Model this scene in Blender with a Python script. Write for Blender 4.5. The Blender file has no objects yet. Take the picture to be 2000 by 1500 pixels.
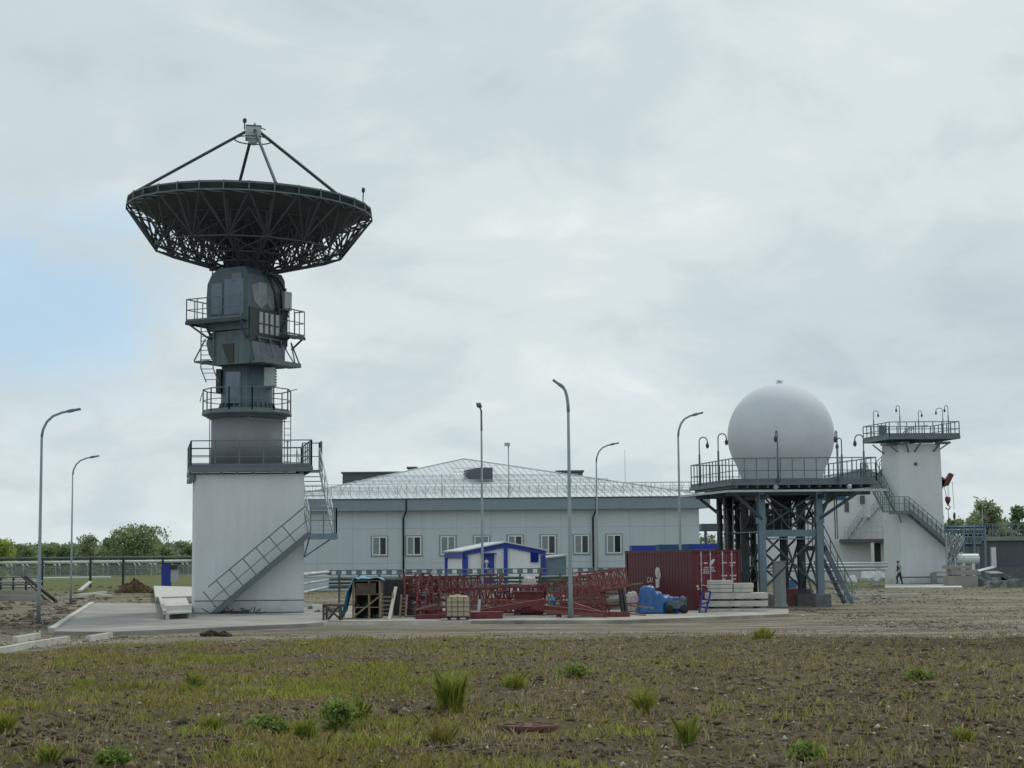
import bpy, math, random
import numpy as np
from mathutils import Vector, Matrix
R = math.radians
scene = bpy.context.scene
col = scene.collection
random.seed(7); rng = np.random.default_rng(11)

# ------------------------------------------------------------ camera
CAM_H = 2.37; FPX = 3400.0
PITCH = math.atan(340 / FPX); ROLL = 0.009
_r0 = Vector((1, 0, 0)); FWD = Vector((0, math.cos(PITCH), math.sin(PITCH))); _u0 = Vector((0, -math.sin(PITCH), math.cos(PITCH)))
RT = _r0 * math.cos(ROLL) - _u0 * math.sin(ROLL); UP = _u0 * math.cos(ROLL) + _r0 * math.sin(ROLL)
cd = bpy.data.cameras.new('camera'); cam = bpy.data.objects.new('camera', cd); col.objects.link(cam)
cd.sensor_width = 36; cd.lens = 36 * FPX / 2000; cd.clip_start = 0.3; cd.clip_end = 6000
m = Matrix((RT, UP, -FWD)).transposed().to_4x4(); m.translation = (0, 0, CAM_H); cam.matrix_world = m
scene.camera = cam

def at(px, py, Y):
    d = RT * ((px - 1000) / FPX) + UP * ((750 - py) / FPX) + FWD
    return Vector((0, 0, CAM_H)) + d * (Y / d.y)
def G(px, py, z=0.0):
    d = RT * ((px - 1000) / FPX) + UP * ((750 - py) / FPX) + FWD
    return Vector((0, 0, CAM_H)) + d * ((z - CAM_H) / d.z)
def XZ(px, py, Y):
    p = at(px, py, Y); return p.x, p.z

# ------------------------------------------------------------ world, sun, exposure
SUN_EL, SUN_AZ = 52, 28          # behind the scene, to the right of the view direction (from +Y towards +X)
w = bpy.data.worlds.new('World'); scene.world = w; w.use_nodes = True
nt = w.node_tree; nt.nodes.clear()
def N(t, **k):
    n = nt.nodes.new(t)
    for a, b in k.items(): setattr(n, a, b)
    return n
L = nt.links.new
out = N('ShaderNodeOutputWorld'); bg = N('ShaderNodeBackground'); bg.inputs[1].default_value = 0.1
sky = N('ShaderNodeTexSky', sky_type='NISHITA', sun_disc=False)
sky.sun_elevation = R(SUN_EL); sky.sun_rotation = R(SUN_AZ); sky.air_density = 1.2; sky.dust_density = 1.5
tc = N('ShaderNodeTexCoord'); sep = N('ShaderNodeSeparateXYZ'); L(tc.outputs['Generated'], sep.inputs[0])
den = N('ShaderNodeMath', operation='ADD'); L(sep.outputs['Z'], den.inputs[0]); den.inputs[1].default_value = 0.42
dx = N('ShaderNodeMath', operation='DIVIDE'); dy = N('ShaderNodeMath', operation='DIVIDE')
L(sep.outputs['X'], dx.inputs[0]); L(den.outputs[0], dx.inputs[1]); L(sep.outputs['Y'], dy.inputs[0]); L(den.outputs[0], dy.inputs[1])
cmb = N('ShaderNodeCombineXYZ'); L(dx.outputs[0], cmb.inputs[0]); L(dy.outputs[0], cmb.inputs[1]); L(sep.outputs['Z'], cmb.inputs[2])
def noise(scale, detail, rough, dist=0.0, off=0.0):
    mp = N('ShaderNodeMapping'); mp.inputs['Location'].default_value = (off, off * .7, off * .3); L(cmb.outputs[0], mp.inputs[0])
    n = N('ShaderNodeTexNoise'); n.inputs['Scale'].default_value = scale; n.inputs['Detail'].default_value = detail
    n.inputs['Roughness'].default_value = rough; n.inputs['Distortion'].default_value = dist; L(mp.outputs[0], n.inputs[0]); return n
def ramp(src, stops, interp='EASE'):
    r = N('ShaderNodeValToRGB'); r.color_ramp.interpolation = interp
    e = r.color_ramp.elements
    e[0].position, e[0].color = stops[0]; e[1].position, e[1].color = stops[-1]
    for p, c in stops[1:-1]:
        x = e.new(p); x.color = c
    L(src, r.inputs[0]); return r
n1 = noise(1.9, 5, 0.5, 0.5, 3.1); n2 = noise(6.0, 7, 0.58, 0.4, 7.7)
mixn = N('ShaderNodeMix', data_type='FLOAT'); mixn.inputs[0].default_value = 0.45; L(n1.outputs[0], mixn.inputs[2]); L(n2.outputs[0], mixn.inputs[3])
cl = ramp(mixn.outputs[0], [(0.31, (5.2, 6.05, 6.5, 1)), (0.44, (6.0, 6.85, 7.2, 1)), (0.55, (7.0, 7.75, 7.95, 1)), (0.67, (8.2, 8.8, 8.7, 1))])
# a thin patch of blue low on the left: brightness of the open sky between the clouds
def dirmask(px, py, r0, r1):
    d = RT * ((px - 1000) / FPX) + UP * ((750 - py) / FPX) + FWD; d.normalize()
    vm = N('ShaderNodeVectorMath', operation='DISTANCE'); L(tc.outputs['Generated'], vm.inputs[0]); vm.inputs[1].default_value = d
    wob = N('ShaderNodeMath', operation='MULTIPLY_ADD'); L(n2.outputs[0], wob.inputs[0]); wob.inputs[1].default_value = -0.16; L(vm.outputs['Value'], wob.inputs[2])
    mr = N('ShaderNodeMapRange', interpolation_type='SMOOTHSTEP'); L(wob.outputs[0], mr.inputs[0])
    mr.inputs[1].default_value = r0; mr.inputs[2].default_value = r1; mr.inputs[3].default_value = 1; mr.inputs[4].default_value = 0; return mr
m1 = dirmask(60, 620, -0.065, 0.0); m2 = dirmask(170, 600, -0.07, -0.015)
mx = N('ShaderNodeMath', operation='MAXIMUM'); L(m1.outputs[0], mx.inputs[0]); L(m2.outputs[0], mx.inputs[1])
ms = N('ShaderNodeMath', operation='MULTIPLY'); L(mx.outputs[0], ms.inputs[0]); ms.inputs[1].default_value = 0.68
blu = N('ShaderNodeMix', data_type='RGBA'); blu.inputs[0].default_value = 0.8
L(sky.outputs[0], blu.inputs[6]); blu.inputs[7].default_value = (4.2, 6.7, 9.2, 1)
fin = N('ShaderNodeMix', data_type='RGBA'); L(ms.outputs[0], fin.inputs[0]); L(cl.outputs[0], fin.inputs[6]); L(blu.outputs[2], fin.inputs[7])
L(fin.outputs[2], bg.inputs[0]); L(bg.outputs[0], out.inputs[0])
sd = bpy.data.lights.new('sun', 'SUN'); sd.energy = 1.5; sd.angle = R(12); sd.color = (1.0, 0.96, 0.88)
so = bpy.data.objects.new('sun', sd); col.objects.link(so)
sdir = Vector((math.sin(R(SUN_AZ)) * math.cos(R(SUN_EL)), math.cos(R(SUN_AZ)) * math.cos(R(SUN_EL)), math.sin(R(SUN_EL))))
so.rotation_euler = sdir.to_track_quat('Z', 'Y').to_euler(); so.location = (60, 120, 80)
vs = scene.view_settings; vs.view_transform = 'Standard'; vs.look = 'None'; vs.gamma = 1; vs.use_curve_mapping = False; vs.exposure = 0.0

# ------------------------------------------------------------ materials
def M(name, c, rough=0.6, metal=0.0, var=0.15, scale=2.0, bump=0.0, bscale=25, streak=0.0, island=0.0, dirt=0.0, bands=None, transl=0.0, panels=0.0):
    mt = bpy.data.materials.new(name); mt.use_nodes = True; t = mt.node_tree; n = t.nodes; l = t.links.new
    b = n['Principled BSDF']; b.inputs['Roughness'].default_value = rough; b.inputs['Metallic'].default_value = metal
    tc = n.new('ShaderNodeTexCoord'); base = n.new('ShaderNodeRGB'); base.outputs[0].default_value = (*c, 1); cur = base.outputs[0]
    def mul(fac_out, lo, hi):
        nonlocal cur
        mr = n.new('ShaderNodeMapRange'); l(fac_out, mr.inputs[0]); mr.inputs[1].default_value = .3; mr.inputs[2].default_value = .7
        mr.inputs[3].default_value = lo; mr.inputs[4].default_value = hi
        vm = n.new('ShaderNodeVectorMath'); vm.operation = 'SCALE'; l(cur, vm.inputs[0]); l(mr.outputs[0], vm.inputs['Scale']); cur = vm.outputs[0]
    def nz(sc, det=5, vec=None):
        x = n.new('ShaderNodeTexNoise'); x.inputs['Scale'].default_value = sc; x.inputs['Detail'].default_value = det
        x.inputs['Roughness'].default_value = .6; l(vec or tc.outputs['Object'], x.inputs[0]); return x.outputs[0]
    if var: mul(nz(scale), 1 - var, 1 + var)
    if panels:
        vo = n.new('ShaderNodeTexVoronoi'); vo.feature = 'DISTANCE_TO_EDGE'; vo.inputs['Scale'].default_value = panels; l(tc.outputs['Object'], vo.inputs['Vector'])
        mr = n.new('ShaderNodeMapRange'); l(vo.outputs['Distance'], mr.inputs[0]); mr.inputs[1].default_value = .012; mr.inputs[2].default_value = .03; mr.inputs[3].default_value = .97; mr.inputs[4].default_value = 1.0
        vm = n.new('ShaderNodeVectorMath'); vm.operation = 'SCALE'; l(cur, vm.inputs[0]); l(mr.outputs[0], vm.inputs['Scale']); cur = vm.outputs[0]
    if streak:
        mp = n.new('ShaderNodeMapping'); mp.inputs['Scale'].default_value = (3.2, 3.2, 0.22); l(tc.outputs['Object'], mp.inputs[0])
        mul(nz(1.3, 6, mp.outputs[0]), 1 - streak, 1 + streak * .4)
    if dirt:
        s = n.new('ShaderNodeSeparateXYZ'); l(tc.outputs['Object'], s.inputs[0])
        a = n.new('ShaderNodeMath'); a.operation = 'MULTIPLY_ADD'; l(nz(1.6), a.inputs[0]); a.inputs[1].default_value = -1.2; l(s.outputs['Z'], a.inputs[2])
        mr = n.new('ShaderNodeMapRange'); l(a.outputs[0], mr.inputs[0]); mr.inputs[1].default_value = -.7; mr.inputs[2].default_value = 0.15
        mr.inputs[3].default_value = dirt; mr.inputs[4].default_value = 0
        mxx = n.new('ShaderNodeMix'); mxx.data_type = 'RGBA'; l(mr.outputs[0], mxx.inputs[0]); l(cur, mxx.inputs[6]); mxx.inputs[7].default_value = (.16, .13, .10, 1); cur = mxx.outputs[2]
    if island:
        g = n.new('ShaderNodeNewGeometry'); mr = n.new('ShaderNodeMapRange'); l(g.outputs['Random Per Island'], mr.inputs[0])
        mr.inputs[3].default_value = 1 - island; mr.inputs[4].default_value = 1 + island
        vm = n.new('ShaderNodeVectorMath'); vm.operation = 'SCALE'; l(cur, vm.inputs[0]); l(mr.outputs[0], vm.inputs['Scale']); cur = vm.outputs[0]
    if bands:      # (axis, period, depth): seams / corrugation as bump
        ax, per, dep = bands
        wv = n.new('ShaderNodeTexWave'); wv.wave_type = 'BANDS'; wv.bands_direction = ax; wv.inputs['Scale'].default_value = 0.3142 / per * 1.0
        l(tc.outputs['Object'], wv.inputs[0])
        bb = n.new('ShaderNodeBump'); bb.inputs['Distance'].default_value = dep; bb.inputs['Strength'].default_value = 1
        l(wv.outputs[1], bb.inputs['Height']); l(bb.outputs[0], b.inputs['Normal'])
    elif bump:
        bb = n.new('ShaderNodeBump'); bb.inputs['Distance'].default_value = bump; bb.inputs['Strength'].default_value = .8
        l(nz(bscale, 8), bb.inputs['Height']); l(bb.outputs[0], b.inputs['Normal'])
    if transl:
        tr = n.new('ShaderNodeBsdfTranslucent'); l(cur, tr.inputs[0]); ad = n.new('ShaderNodeMixShader'); ad.inputs[0].default_value = transl
        l(b.outputs[0], ad.inputs[1]); l(tr.outputs[0], ad.inputs[2]); l(ad.outputs[0], n['Material Output'].inputs[0])
    l(cur, b.inputs['Base Color']); return mt

MW = M('tower_render', (.60, .63, .66), .85, var=.06, scale=.5, streak=.055, dirt=.4, bump=.003)
MWALL = M('panel_wall', (.50, .56, .60), .6, var=.03, scale=.5, streak=.05)
MFAS = M('fascia_panel', (.21, .26, .31), .55, var=.05, streak=.06)
MROOF = M('metal_roof', (.55, .59, .62), .45, metal=.25, var=.10, scale=1.2, streak=.05)
MCOLM = M('grey_drum_paint', (.20, .21, .225), .7, var=.06, scale=1.2, streak=.06)
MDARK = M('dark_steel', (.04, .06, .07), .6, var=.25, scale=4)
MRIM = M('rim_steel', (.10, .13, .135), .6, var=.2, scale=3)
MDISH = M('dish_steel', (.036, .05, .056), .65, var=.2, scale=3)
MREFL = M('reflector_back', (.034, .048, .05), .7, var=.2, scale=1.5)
MGREY = M('mount_paint', (.085, .125, .145), .55, var=.12, scale=2.2, streak=.25)
MLITE = M('weathered_panel', (.42, .46, .48), .6, var=.12, scale=2, streak=.25)
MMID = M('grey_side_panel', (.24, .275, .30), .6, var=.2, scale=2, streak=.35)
MRAIL = M('rail_paint', (.11, .145, .16), .55, var=.15, scale=3)
MBLUER = M('blue_grey_steel', (.14, .20, .25), .5, var=.15, scale=3, streak=.1)
MGALV = M('galvanised', (.40, .44, .46), .45, metal=.4, var=.12, scale=5)
MPOLE = M('pole_galvanised', (.25, .30, .32), .5, metal=.3, var=.1, scale=2, streak=.08)
MBLACK = M('black_pipe', (.022, .028, .03), .5, var=.3, scale=3)
MRAD = M('radome_skin', (.57, .60, .645), .85, var=.04, scale=.8, panels=.9)
MCONC = M('concrete', (.27, .27, .25), .9, var=.28, scale=.45, bump=.01, dirt=.15)
MYARD = M('dirty_yard_concrete', (.30, .285, .25), .9, var=.4, scale=.7, bump=.015)
MCONL = M('pale_concrete', (.46, .46, .42), .9, var=.2, scale=2.5, bump=.01)
MFOOT = M('footing_concrete', (.13, .14, .145), .9, var=.25, scale=3, bump=.01)
MRED = M('red_primer', (.135, .024, .025), .6, var=.35, scale=5)
MREDL = M('worn_red_primer', (.19, .065, .055), .7, var=.35, scale=6)
MCON = M('container_paint', (.085, .013, .022), .5, var=.12, scale=1.2, streak=.2, dirt=.2)
MCOND = M('container_door_lit', (.145, .012, .024), .45, var=.12, scale=1.5, streak=.2)  # same container red, lightened for the light falling on the door end
MBLUE = M('royal_blue_paint', (.01, .035, .30), .45, var=.12, scale=2)
MBLUE2 = M('teal_blue_paint', (.01, .07, .17), .5, var=.15, scale=2)
MTARP = M('blue_tarpaulin', (.010, .085, .26), .4, var=.3, scale=4, bump=.03, bscale=4)
MTARPL = M('light_blue_tarpaulin', (.03, .26, .46), .4, var=.3, scale=4, bump=.03, bscale=4)
MWHITE = M('white_paint', (.68, .70, .72), .5, var=.05, scale=2)
MCAB = M('cabin_panel', (.74, .77, .80), .5, var=.05, scale=2, streak=.05)
MGLASS = M('window_glass', (.02, .03, .035), .08, var=.1)
MBLIND = M('window_blind', (.20, .25, .26), .4, var=.2, scale=4)
MWOOD = M('raw_wood', (.22, .17, .12), .85, var=.35, scale=5, bump=.006)
MWOODD = M('dark_wood', (.07, .06, .05), .9, var=.35, scale=5)
MCREAM = M('cream_plastic', (.50, .43, .32), .5, var=.08, scale=3)
MPINK = M('pale_sheeting', (.42, .36, .36), .7, var=.25, scale=3, bump=.02, bscale=5)
MDGREY = M('dark_grey_cladding', (.085, .095, .115), .6, var=.1, scale=1)
MGRN = M('green_pipe_paint', (.10, .15, .13), .5, var=.15)
MORANGE = M('crane_red_paint', (.10, .02, .02), .45, var=.1)
MSOILP = M('pile_soil', (.10, .062, .038), .95, var=.4, scale=4, bump=.05, bscale=6)
MRUST = M('rusty_iron', (.085, .035, .022), .8, var=.4, scale=10, bump=.004)
MMARK = M('white_lettering', (.60, .57, .57), .6, var=.1, scale=8)
MSKIN = M('skin', (.45, .28, .20), .6, var=.05)
MCLOTHD = M('dark_cloth', (.03, .035, .045), .9, var=.2, scale=12)
MCLOTHG = M('grey_cloth', (.30, .32, .33), .9, var=.2, scale=12)
MRUBB = M('black_rubber', (.02, .02, .022), .8)
MGRASSFLAT = M('far_lawn', (.10, .17, .03), .9, var=.2, scale=.3)

# ------------------------------------------------------------ mesh builder
class Fr:
    def __init__(s, o, ua=0.0, va=0.0):
        s.o = Vector(o); s.u = Vector((math.cos(R(ua)), math.sin(R(ua)), 0)); s.v = Vector((-math.sin(R(va)), math.cos(R(va)), 0))
    def __call__(s, p): return s.o + s.u * p[0] + s.v * p[1] + Vector((0, 0, p[2]))
WO = {}    # world origin of each object
class MB:
    def __init__(s, T=None): s.v = []; s.f = []; s.mi = []; s.T = T or (lambda p: Vector(p)); s.m = 0; s.smooth = False; s.sm = []
    def raw(s, vs, fs):
        k = len(s.v); s.v += [tuple(v) for v in vs]; s.f += [tuple(i + k for i in f) for f in fs]; s.mi += [s.m] * len(fs); s.sm += [s.smooth] * len(fs)
    def add(s, vs, fs): s.raw([s.T(v) for v in vs], fs)
    def box(s, a0, a1, b0, b1, z0, z1):
        s.add([(a, b, z) for z in (z0, z1) for b in (b0, b1) for a in (a0, a1)], [(0, 2, 3, 1), (4, 5, 7, 6), (0, 1, 5, 4), (2, 6, 7, 3), (0, 4, 6, 2), (1, 3, 7, 5)])
    def bar(s, p, q, w, h=None, up=(0, 0, 1)):
        h = h or w; p = s.T(p); q = s.T(q); d = (q - p)
        if d.length < 1e-5: return
        d.normalize(); up = Vector(up)
        if abs(d.dot(up)) > .98: up = Vector((0, 1, 0)) if abs(d.y) < .9 else Vector((1, 0, 0))
        x = d.cross(up).normalized() * (w / 2); y = x.cross(d).normalized() * (h / 2)
        s.raw([p - x - y, p + x - y, p + x + y, p - x + y, q - x - y, q + x - y, q + x + y, q - x + y], [(3, 2, 1, 0), (4, 5, 6, 7), (0, 1, 5, 4), (1, 2, 6, 5), (2, 3, 7, 6), (3, 0, 4, 7)])
    def tube(s, pts, r, n=8, r2=None, caps=True):
        P = [s.T(p) for p in pts]; k = len(P); r2 = r if r2 is None else r2; vs = []; fs = []; x = None
        for i in range(k):
            d = (P[min(i + 1, k - 1)] - P[max(i - 1, 0)]).normalized()
            if x is None:
                x = d.cross(Vector((0, 0, 1))) if abs(d.z) < .95 else d.cross(Vector((0, 1, 0)))
            x = (x - d * x.dot(d)).normalized(); y = d.cross(x)
            rr = r + (r2 - r) * i / (k - 1)
            vs += [P[i] + (x * math.cos(2 * math.pi * j / n) + y * math.sin(2 * math.pi * j / n)) * rr for j in range(n)]
        for i in range(k - 1):
            for j in range(n): fs.append((i * n + j, i * n + (j + 1) % n, (i + 1) * n + (j + 1) % n, (i + 1) * n + j))
        if caps: fs += [tuple(range(n))[::-1], tuple(range((k - 1) * n, k * n))]
        o = s.smooth; s.smooth = n > 7; s.raw(vs, fs); s.smooth = o
    def lathe(s, c, prof, n=32, axis=None):   # profile of (r, h) about the vertical axis through c, or about axis
        vs = []; fs = []; k = len(prof)
        ax = Vector(axis).normalized() if axis else Vector((0, 0, 1))
        x = ax.orthogonal().normalized(); y = ax.cross(x); c = Vector(c)
        for r, h in prof: vs += [c + ax * h + (x * math.cos(2 * math.pi * j / n) + y * math.sin(2 * math.pi * j / n)) * r for j in range(n)]
        for i in range(k - 1):
            for j in range(n): fs.append((i * n + j, i * n + (j + 1) % n, (i + 1) * n + (j + 1) % n, (i + 1) * n + j))
        if prof[0][0] > .001: fs.append(tuple(range(n))[::-1])
        if prof[-1][0] > .001: fs.append(tuple(range((k - 1) * n, k * n)))
        o = s.smooth; s.smooth = n > 10; s.add(vs, fs); s.smooth = o
    def prism(s, poly, z0, z1):
        n = len(poly); s.add([(x, y, z0) for x, y in poly] + [(x, y, z1) for x, y in poly], [tuple(range(n))[::-1], tuple(range(n, 2 * n))] + [(i, (i + 1) % n, n + (i + 1) % n, n + i) for i in range(n)])
    def slab(s, poly, off):   # 3D polygon extruded by vector off
        n = len(poly); off = Vector(off); s.add([Vector(p) for p in poly] + [Vector(p) + off for p in poly], [tuple(range(n))[::-1], tuple(range(n, 2 * n))] + [(i, (i + 1) % n, n + (i + 1) % n, n + i) for i in range(n)])
    def blob(s, c, rx, ry, rz, n=10, jit=.2, flat=True):
        c = s.T(c); vs = []; fs = []; k = n // 2 + 1
        for i in range(k + 1):
            th = math.pi * i / k
            for j in range(n):
                ph = 2 * math.pi * j / n; q = 1 + random.uniform(-jit, jit)
                z = math.cos(th) * rz * q
                if flat and z < 0: z *= .1
                vs.append(c + Vector((math.sin(th) * math.cos(ph) * rx * q, math.sin(th) * math.sin(ph) * ry * q, z)))
        for i in range(k):
            for j in range(n): fs.append((i * n + j, (i + 1) * n + j, (i + 1) * n + (j + 1) % n, i * n + (j + 1) % n))
        s.raw(vs, fs)
    def build(s, name, mats, parent=None, origin=None):
        mats = mats if isinstance(mats, (list, tuple)) else [mats]
        V = np.array(s.v, dtype=float)
        if parent is not None: o0 = WO[parent.name]
        elif origin is not None: o0 = Vector(origin)
        else: o0 = Vector(((V[:, 0].min() + V[:, 0].max()) / 2, (V[:, 1].min() + V[:, 1].max()) / 2, V[:, 2].min()))
        me = bpy.data.meshes.new(name); me.from_pydata([tuple(v) for v in (V - np.array(o0))], [], s.f)
        for m_ in mats: me.materials.append(m_)
        me.polygons.foreach_set('material_index', s.mi); me.polygons.foreach_set('use_smooth', s.sm); me.update()
        o = bpy.data.objects.new(name, me); col.objects.link(o)
        if parent is not None: o.parent = parent
        else: o.location = o0
        WO[o.name] = o0.copy(); return o
def tag(o, label, cat, group=None):
    o['label'] = label; o['category'] = cat
    if group: o['group'] = group
    return o
def thing(name, label, cat, loc, group=None):
    o = bpy.data.objects.new(name, None); o.empty_display_size = .3; col.objects.link(o); o.location = loc; WO[o.name] = Vector(loc); return tag(o, label, cat, group)
def struct(o, kind='structure'): o['kind'] = kind; return o
def copy_thing(src, loc, label=None, rz=None, scale=None):
    c = src.copy(); col.objects.link(c); c.location = loc
    if label: c['label'] = label
    if rz is not None: c.rotation_euler = (0, 0, rz)
    if scale: c.scale = scale
    for ch in src.children:
        d = ch.copy(); col.objects.link(d); d.parent = c
        for g in ch.children:
            e = g.copy(); col.objects.link(e); e.parent = d
    return c
def rail_pts(mb, pts, h=1.05, sp=.9, r=.022, mids=(.52,), post=.028, toe=0.0):
    """posts, top rail, mid rails along a 3D polyline in the builder's local space"""
    for p, q in zip(pts[:-1], pts[1:]):
        p = Vector(p); q = Vector(q); d = q - p; n = max(1, round(d.length / sp))
        for i in range(n + 1):
            b = p + d * (i / n); mb.bar(b, b + Vector((0, 0, h)), post * 2)
        mb.bar(p + Vector((0, 0, h)), q + Vector((0, 0, h)), r * 2)
        for mfr in mids: mb.bar(p + Vector((0, 0, h * mfr)), q + Vector((0, 0, h * mfr)), r * 1.5)
        if toe: mb.bar(p + Vector((0, 0, toe / 2)), q + Vector((0, 0, toe / 2)), .012, toe)
def railings(parent, T, segs, mat, **k):
    for seg in segs:
        b = MB(T); rail_pts(b, seg, **k); b.build('railing', mat, parent)
def stair(parent, T, foot, head, width_vec, mat, n=None, rails=('near', 'far'), h=1.0, perp=False, w=.05, tread_mat=None, nrail=7):
    """straight flight: foot and head are the outer-stringer ends, width_vec points to the inner one"""
    st = bpy.data.objects.new('stair', None); col.objects.link(st); st.parent = parent; WO[st.name] = WO[parent.name].copy(); WO['stair_cur'] = WO[parent.name]
    f = Vector(foot); t = Vector(head); wv = Vector(width_vec); d = t - f; n = n or max(3, int(abs(d.z) / .2))
    b = MB(T)
    for o in (Vector(), wv): b.bar(f + o, t + o, w, .2)
    b.build('stringer', mat, st)
    b = MB(T)
    for i in range(1, n + 1):
        p = f + d * ((i - .5) / n); hd = Vector((d.x, d.y, 0)).normalized() * .13
        a = p - hd; c = p + hd
        b.slab([a, c, c + wv, a + wv], (0, 0, .035))
    b.build('treads', tread_mat or mat, st)
    up = Vector((0, 0, h))
    if perp:
        hd = Vector((d.x, d.y, 0)).normalized(); dn = d.normalized(); up = (Vector((0, 0, 1)) - dn * dn.z).normalized() * h
    for side in rails:
        o = Vector() if side == 'near' else wv
        b = MB(T)
        for i in range(nrail + 1):
            if perp and i == nrail: continue
            p = f + o + d * ((i + .35) / (nrail + .35)) if perp else f + o + d * (i / nrail)
            b.bar(p, p + up, .045)
        e_ = .1 if perp else 0; b.bar(f + o + up + d * e_, t + o + up + d * e_, .05); b.bar(f + o + up * .5 + d * .06, t + o + up * .5 + d * e_ * .6, .035)
        b.build('handrail', mat, st)
    return st

# ------------------------------------------------------------ ground
def vnoise(x, y, seed=0):
    x = np.asarray(x, float); y = np.asarray(y, float); xi = np.floor(x).astype(np.int64); yi = np.floor(y).astype(np.int64); xf = x - xi; yf = y - yi
    def h(a, b):
        k = (a * 374761393 + b * 668265263 + seed * 974634777) & 0xffffffff
        k = ((k ^ (k >> 13)) * 1274126177) & 0xffffffff; k = k ^ (k >> 16); return (k & 0xffff) / 65535.0
    u = xf * xf * (3 - 2 * xf); v = yf * yf * (3 - 2 * yf)
    return (h(xi, yi) * (1 - u) + h(xi + 1, yi) * u) * (1 - v) + (h(xi, yi + 1) * (1 - u) + h(xi + 1, yi + 1) * u) * v
def fbm(x, y, seed=0, o=4):
    s = 0; a = .5; t = 0
    for i in range(o): s = s + a * vnoise(x * 2 ** i, y * 2 ** i, seed + i); t += a; a *= .55
    return s / t
def sstep(a, b, x):
    t = np.clip((x - a) / (b - a), 0, 1); return t * t * (3 - 2 * t)
def edgeY(x):
    return 51.0 - 9.5 * sstep(-8.5, -14.5, x) * 1.0 + (fbm(x * .35, x * 0 + 2.2, 5) - .5) * 4.5 + (fbm(x * 1.6, x * 0 + 7.2, 6) - .5) * 2.4
def H(x, y):
    x = np.asarray(x, float); y = np.asarray(y, float)
    e = edgeY(x); f = 1 - sstep(-5, .8, y - e)
    z = f * (.16 + .52 * sstep(48, 15, y))
    rg = (fbm(x / 2.2, y / 2.2, 1) - .5) * .16 + (fbm(x / .55, y / .55, 2) - .5) * .13 + (fbm(x / .16, y / .16, 3, 2) - .5) * .085
    z = z + rg * f
    mid = (1 - f) * ((fbm(x / 3, y / 3, 8) - .5) * .05 + (fbm(x / .6, y / .6, 9) - .5) * .04) * sstep(0, 2, y - e)
    return z + mid - .03 * (1 - f)
ys = [-10.0]
while ys[-1] < 2500:
    y = ys[-1]; ys.append(y + (1.5 if y < 10 else max(.0035 * y, .045) if y < 56 else .012 * y if y < 240 else .08 * y))
ys = np.array(ys); nx = 360; t = np.linspace(-1, 1, nx); t = np.sign(t) * (np.abs(t) ** 1.0) * .42
tt = np.concatenate([[-1.6, -1.0, -.7, -.5], t, [.5, .7, 1.0, 1.6]])
XX = tt[None, :] * (np.maximum(ys, 6) + 4)[:, None]; YY = np.repeat(ys[:, None], len(tt), 1); ZZ = H(XX, YY)
nr, nc = XX.shape; V = np.stack([XX, YY, ZZ], -1).reshape(-1, 3)
idx = np.arange(nr * nc).reshape(nr, nc); Fq = np.stack([idx[:-1, :-1], idx[:-1, 1:], idx[1:, 1:], idx[1:, :-1]], -1).reshape(-1, 4)
def mesh_np(name, V, Fc, mats, smooth=False):
    me = bpy.data.meshes.new(name); k = Fc.shape[1]
    me.vertices.add(len(V)); me.vertices.foreach_set('co', V.astype(np.float32).ravel())
    me.loops.add(Fc.size); me.loops.foreach_set('vertex_index', Fc.astype(np.int32).ravel())
    me.polygons.add(len(Fc)); me.polygons.foreach_set('loop_start', np.arange(len(Fc), dtype=np.int32) * k)
    me.polygons.foreach_set('loop_total', np.full(len(Fc), k, dtype=np.int32))
    for m_ in mats: me.materials.append(m_)
    if smooth: me.polygons.foreach_set('use_smooth', np.ones(len(Fc), bool))
    me.update(); me.validate(); return me
def greenness(x, y):
    g = sstep(.44, .66, fbm(x / 2.1, y / 2.6, 21) * .5 + fbm(x / .7, y / .8, 25) * .5)
    side = .09 + .91 * sstep(6, -7, x / (np.abs(y) + 1) * 40)            # greener to the left, barer to the right
    return g * side
gm = mesh_np('ground', V, Fq, [], True)
at_ = gm.attributes.new('zone', 'FLOAT_COLOR', 'POINT')
x_, y_ = V[:, 0], V[:, 1]; e_ = edgeY(x_); fld = 1 - sstep(-2.2, 2.2, y_ - e_ + (fbm(x_ / .8, y_ / .8, 14) - .5) * 9)
far = sstep(105, 150, y_ + (fbm(x_ / 6, y_ / 6, 17) - .5) * 30)
zone = np.stack([fld, greenness(x_, y_), far, np.ones_like(fld)], -1).astype(np.float32); at_.data.foreach_set('color', zone.ravel())
mt = bpy.data.materials.new('ground_soil'); mt.use_nodes = True; T_ = mt.node_tree; n_ = T_.nodes; l_ = T_.links.new; bs = n_['Principled BSDF']; bs.inputs['Roughness'].default_value = .95
bs.inputs['Specular IOR Level'].default_value = .2
tcg = n_.new('ShaderNodeTexCoord'); att = n_.new('ShaderNodeAttribute'); att.attribute_name = 'zone'; sp = n_.new('ShaderNodeSeparateColor'); l_(att.outputs['Color'], sp.inputs[0])
def gn(sc, det=6, ro=.6):
    x = n_.new('ShaderNodeTexNoise'); x.inputs['Scale'].default_value = sc; x.inputs['Detail'].default_value = det; x.inputs['Roughness'].default_value = ro; l_(tcg.outputs['Object'], x.inputs[0]); return x.outputs[0]
def gr(src, stops):
    r = n_.new('ShaderNodeValToRGB'); e = r.color_ramp.elements; e[0].position, e[0].color = stops[0][0], (*stops[0][1], 1); e[1].position, e[1].color = stops[-1][0], (*stops[-1][1], 1)
    for p, c in stops[1:-1]:
        q = e.new(p); q.color = (*c, 1)
    l_(src, r.inputs[0]); return r.outputs[0]
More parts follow.
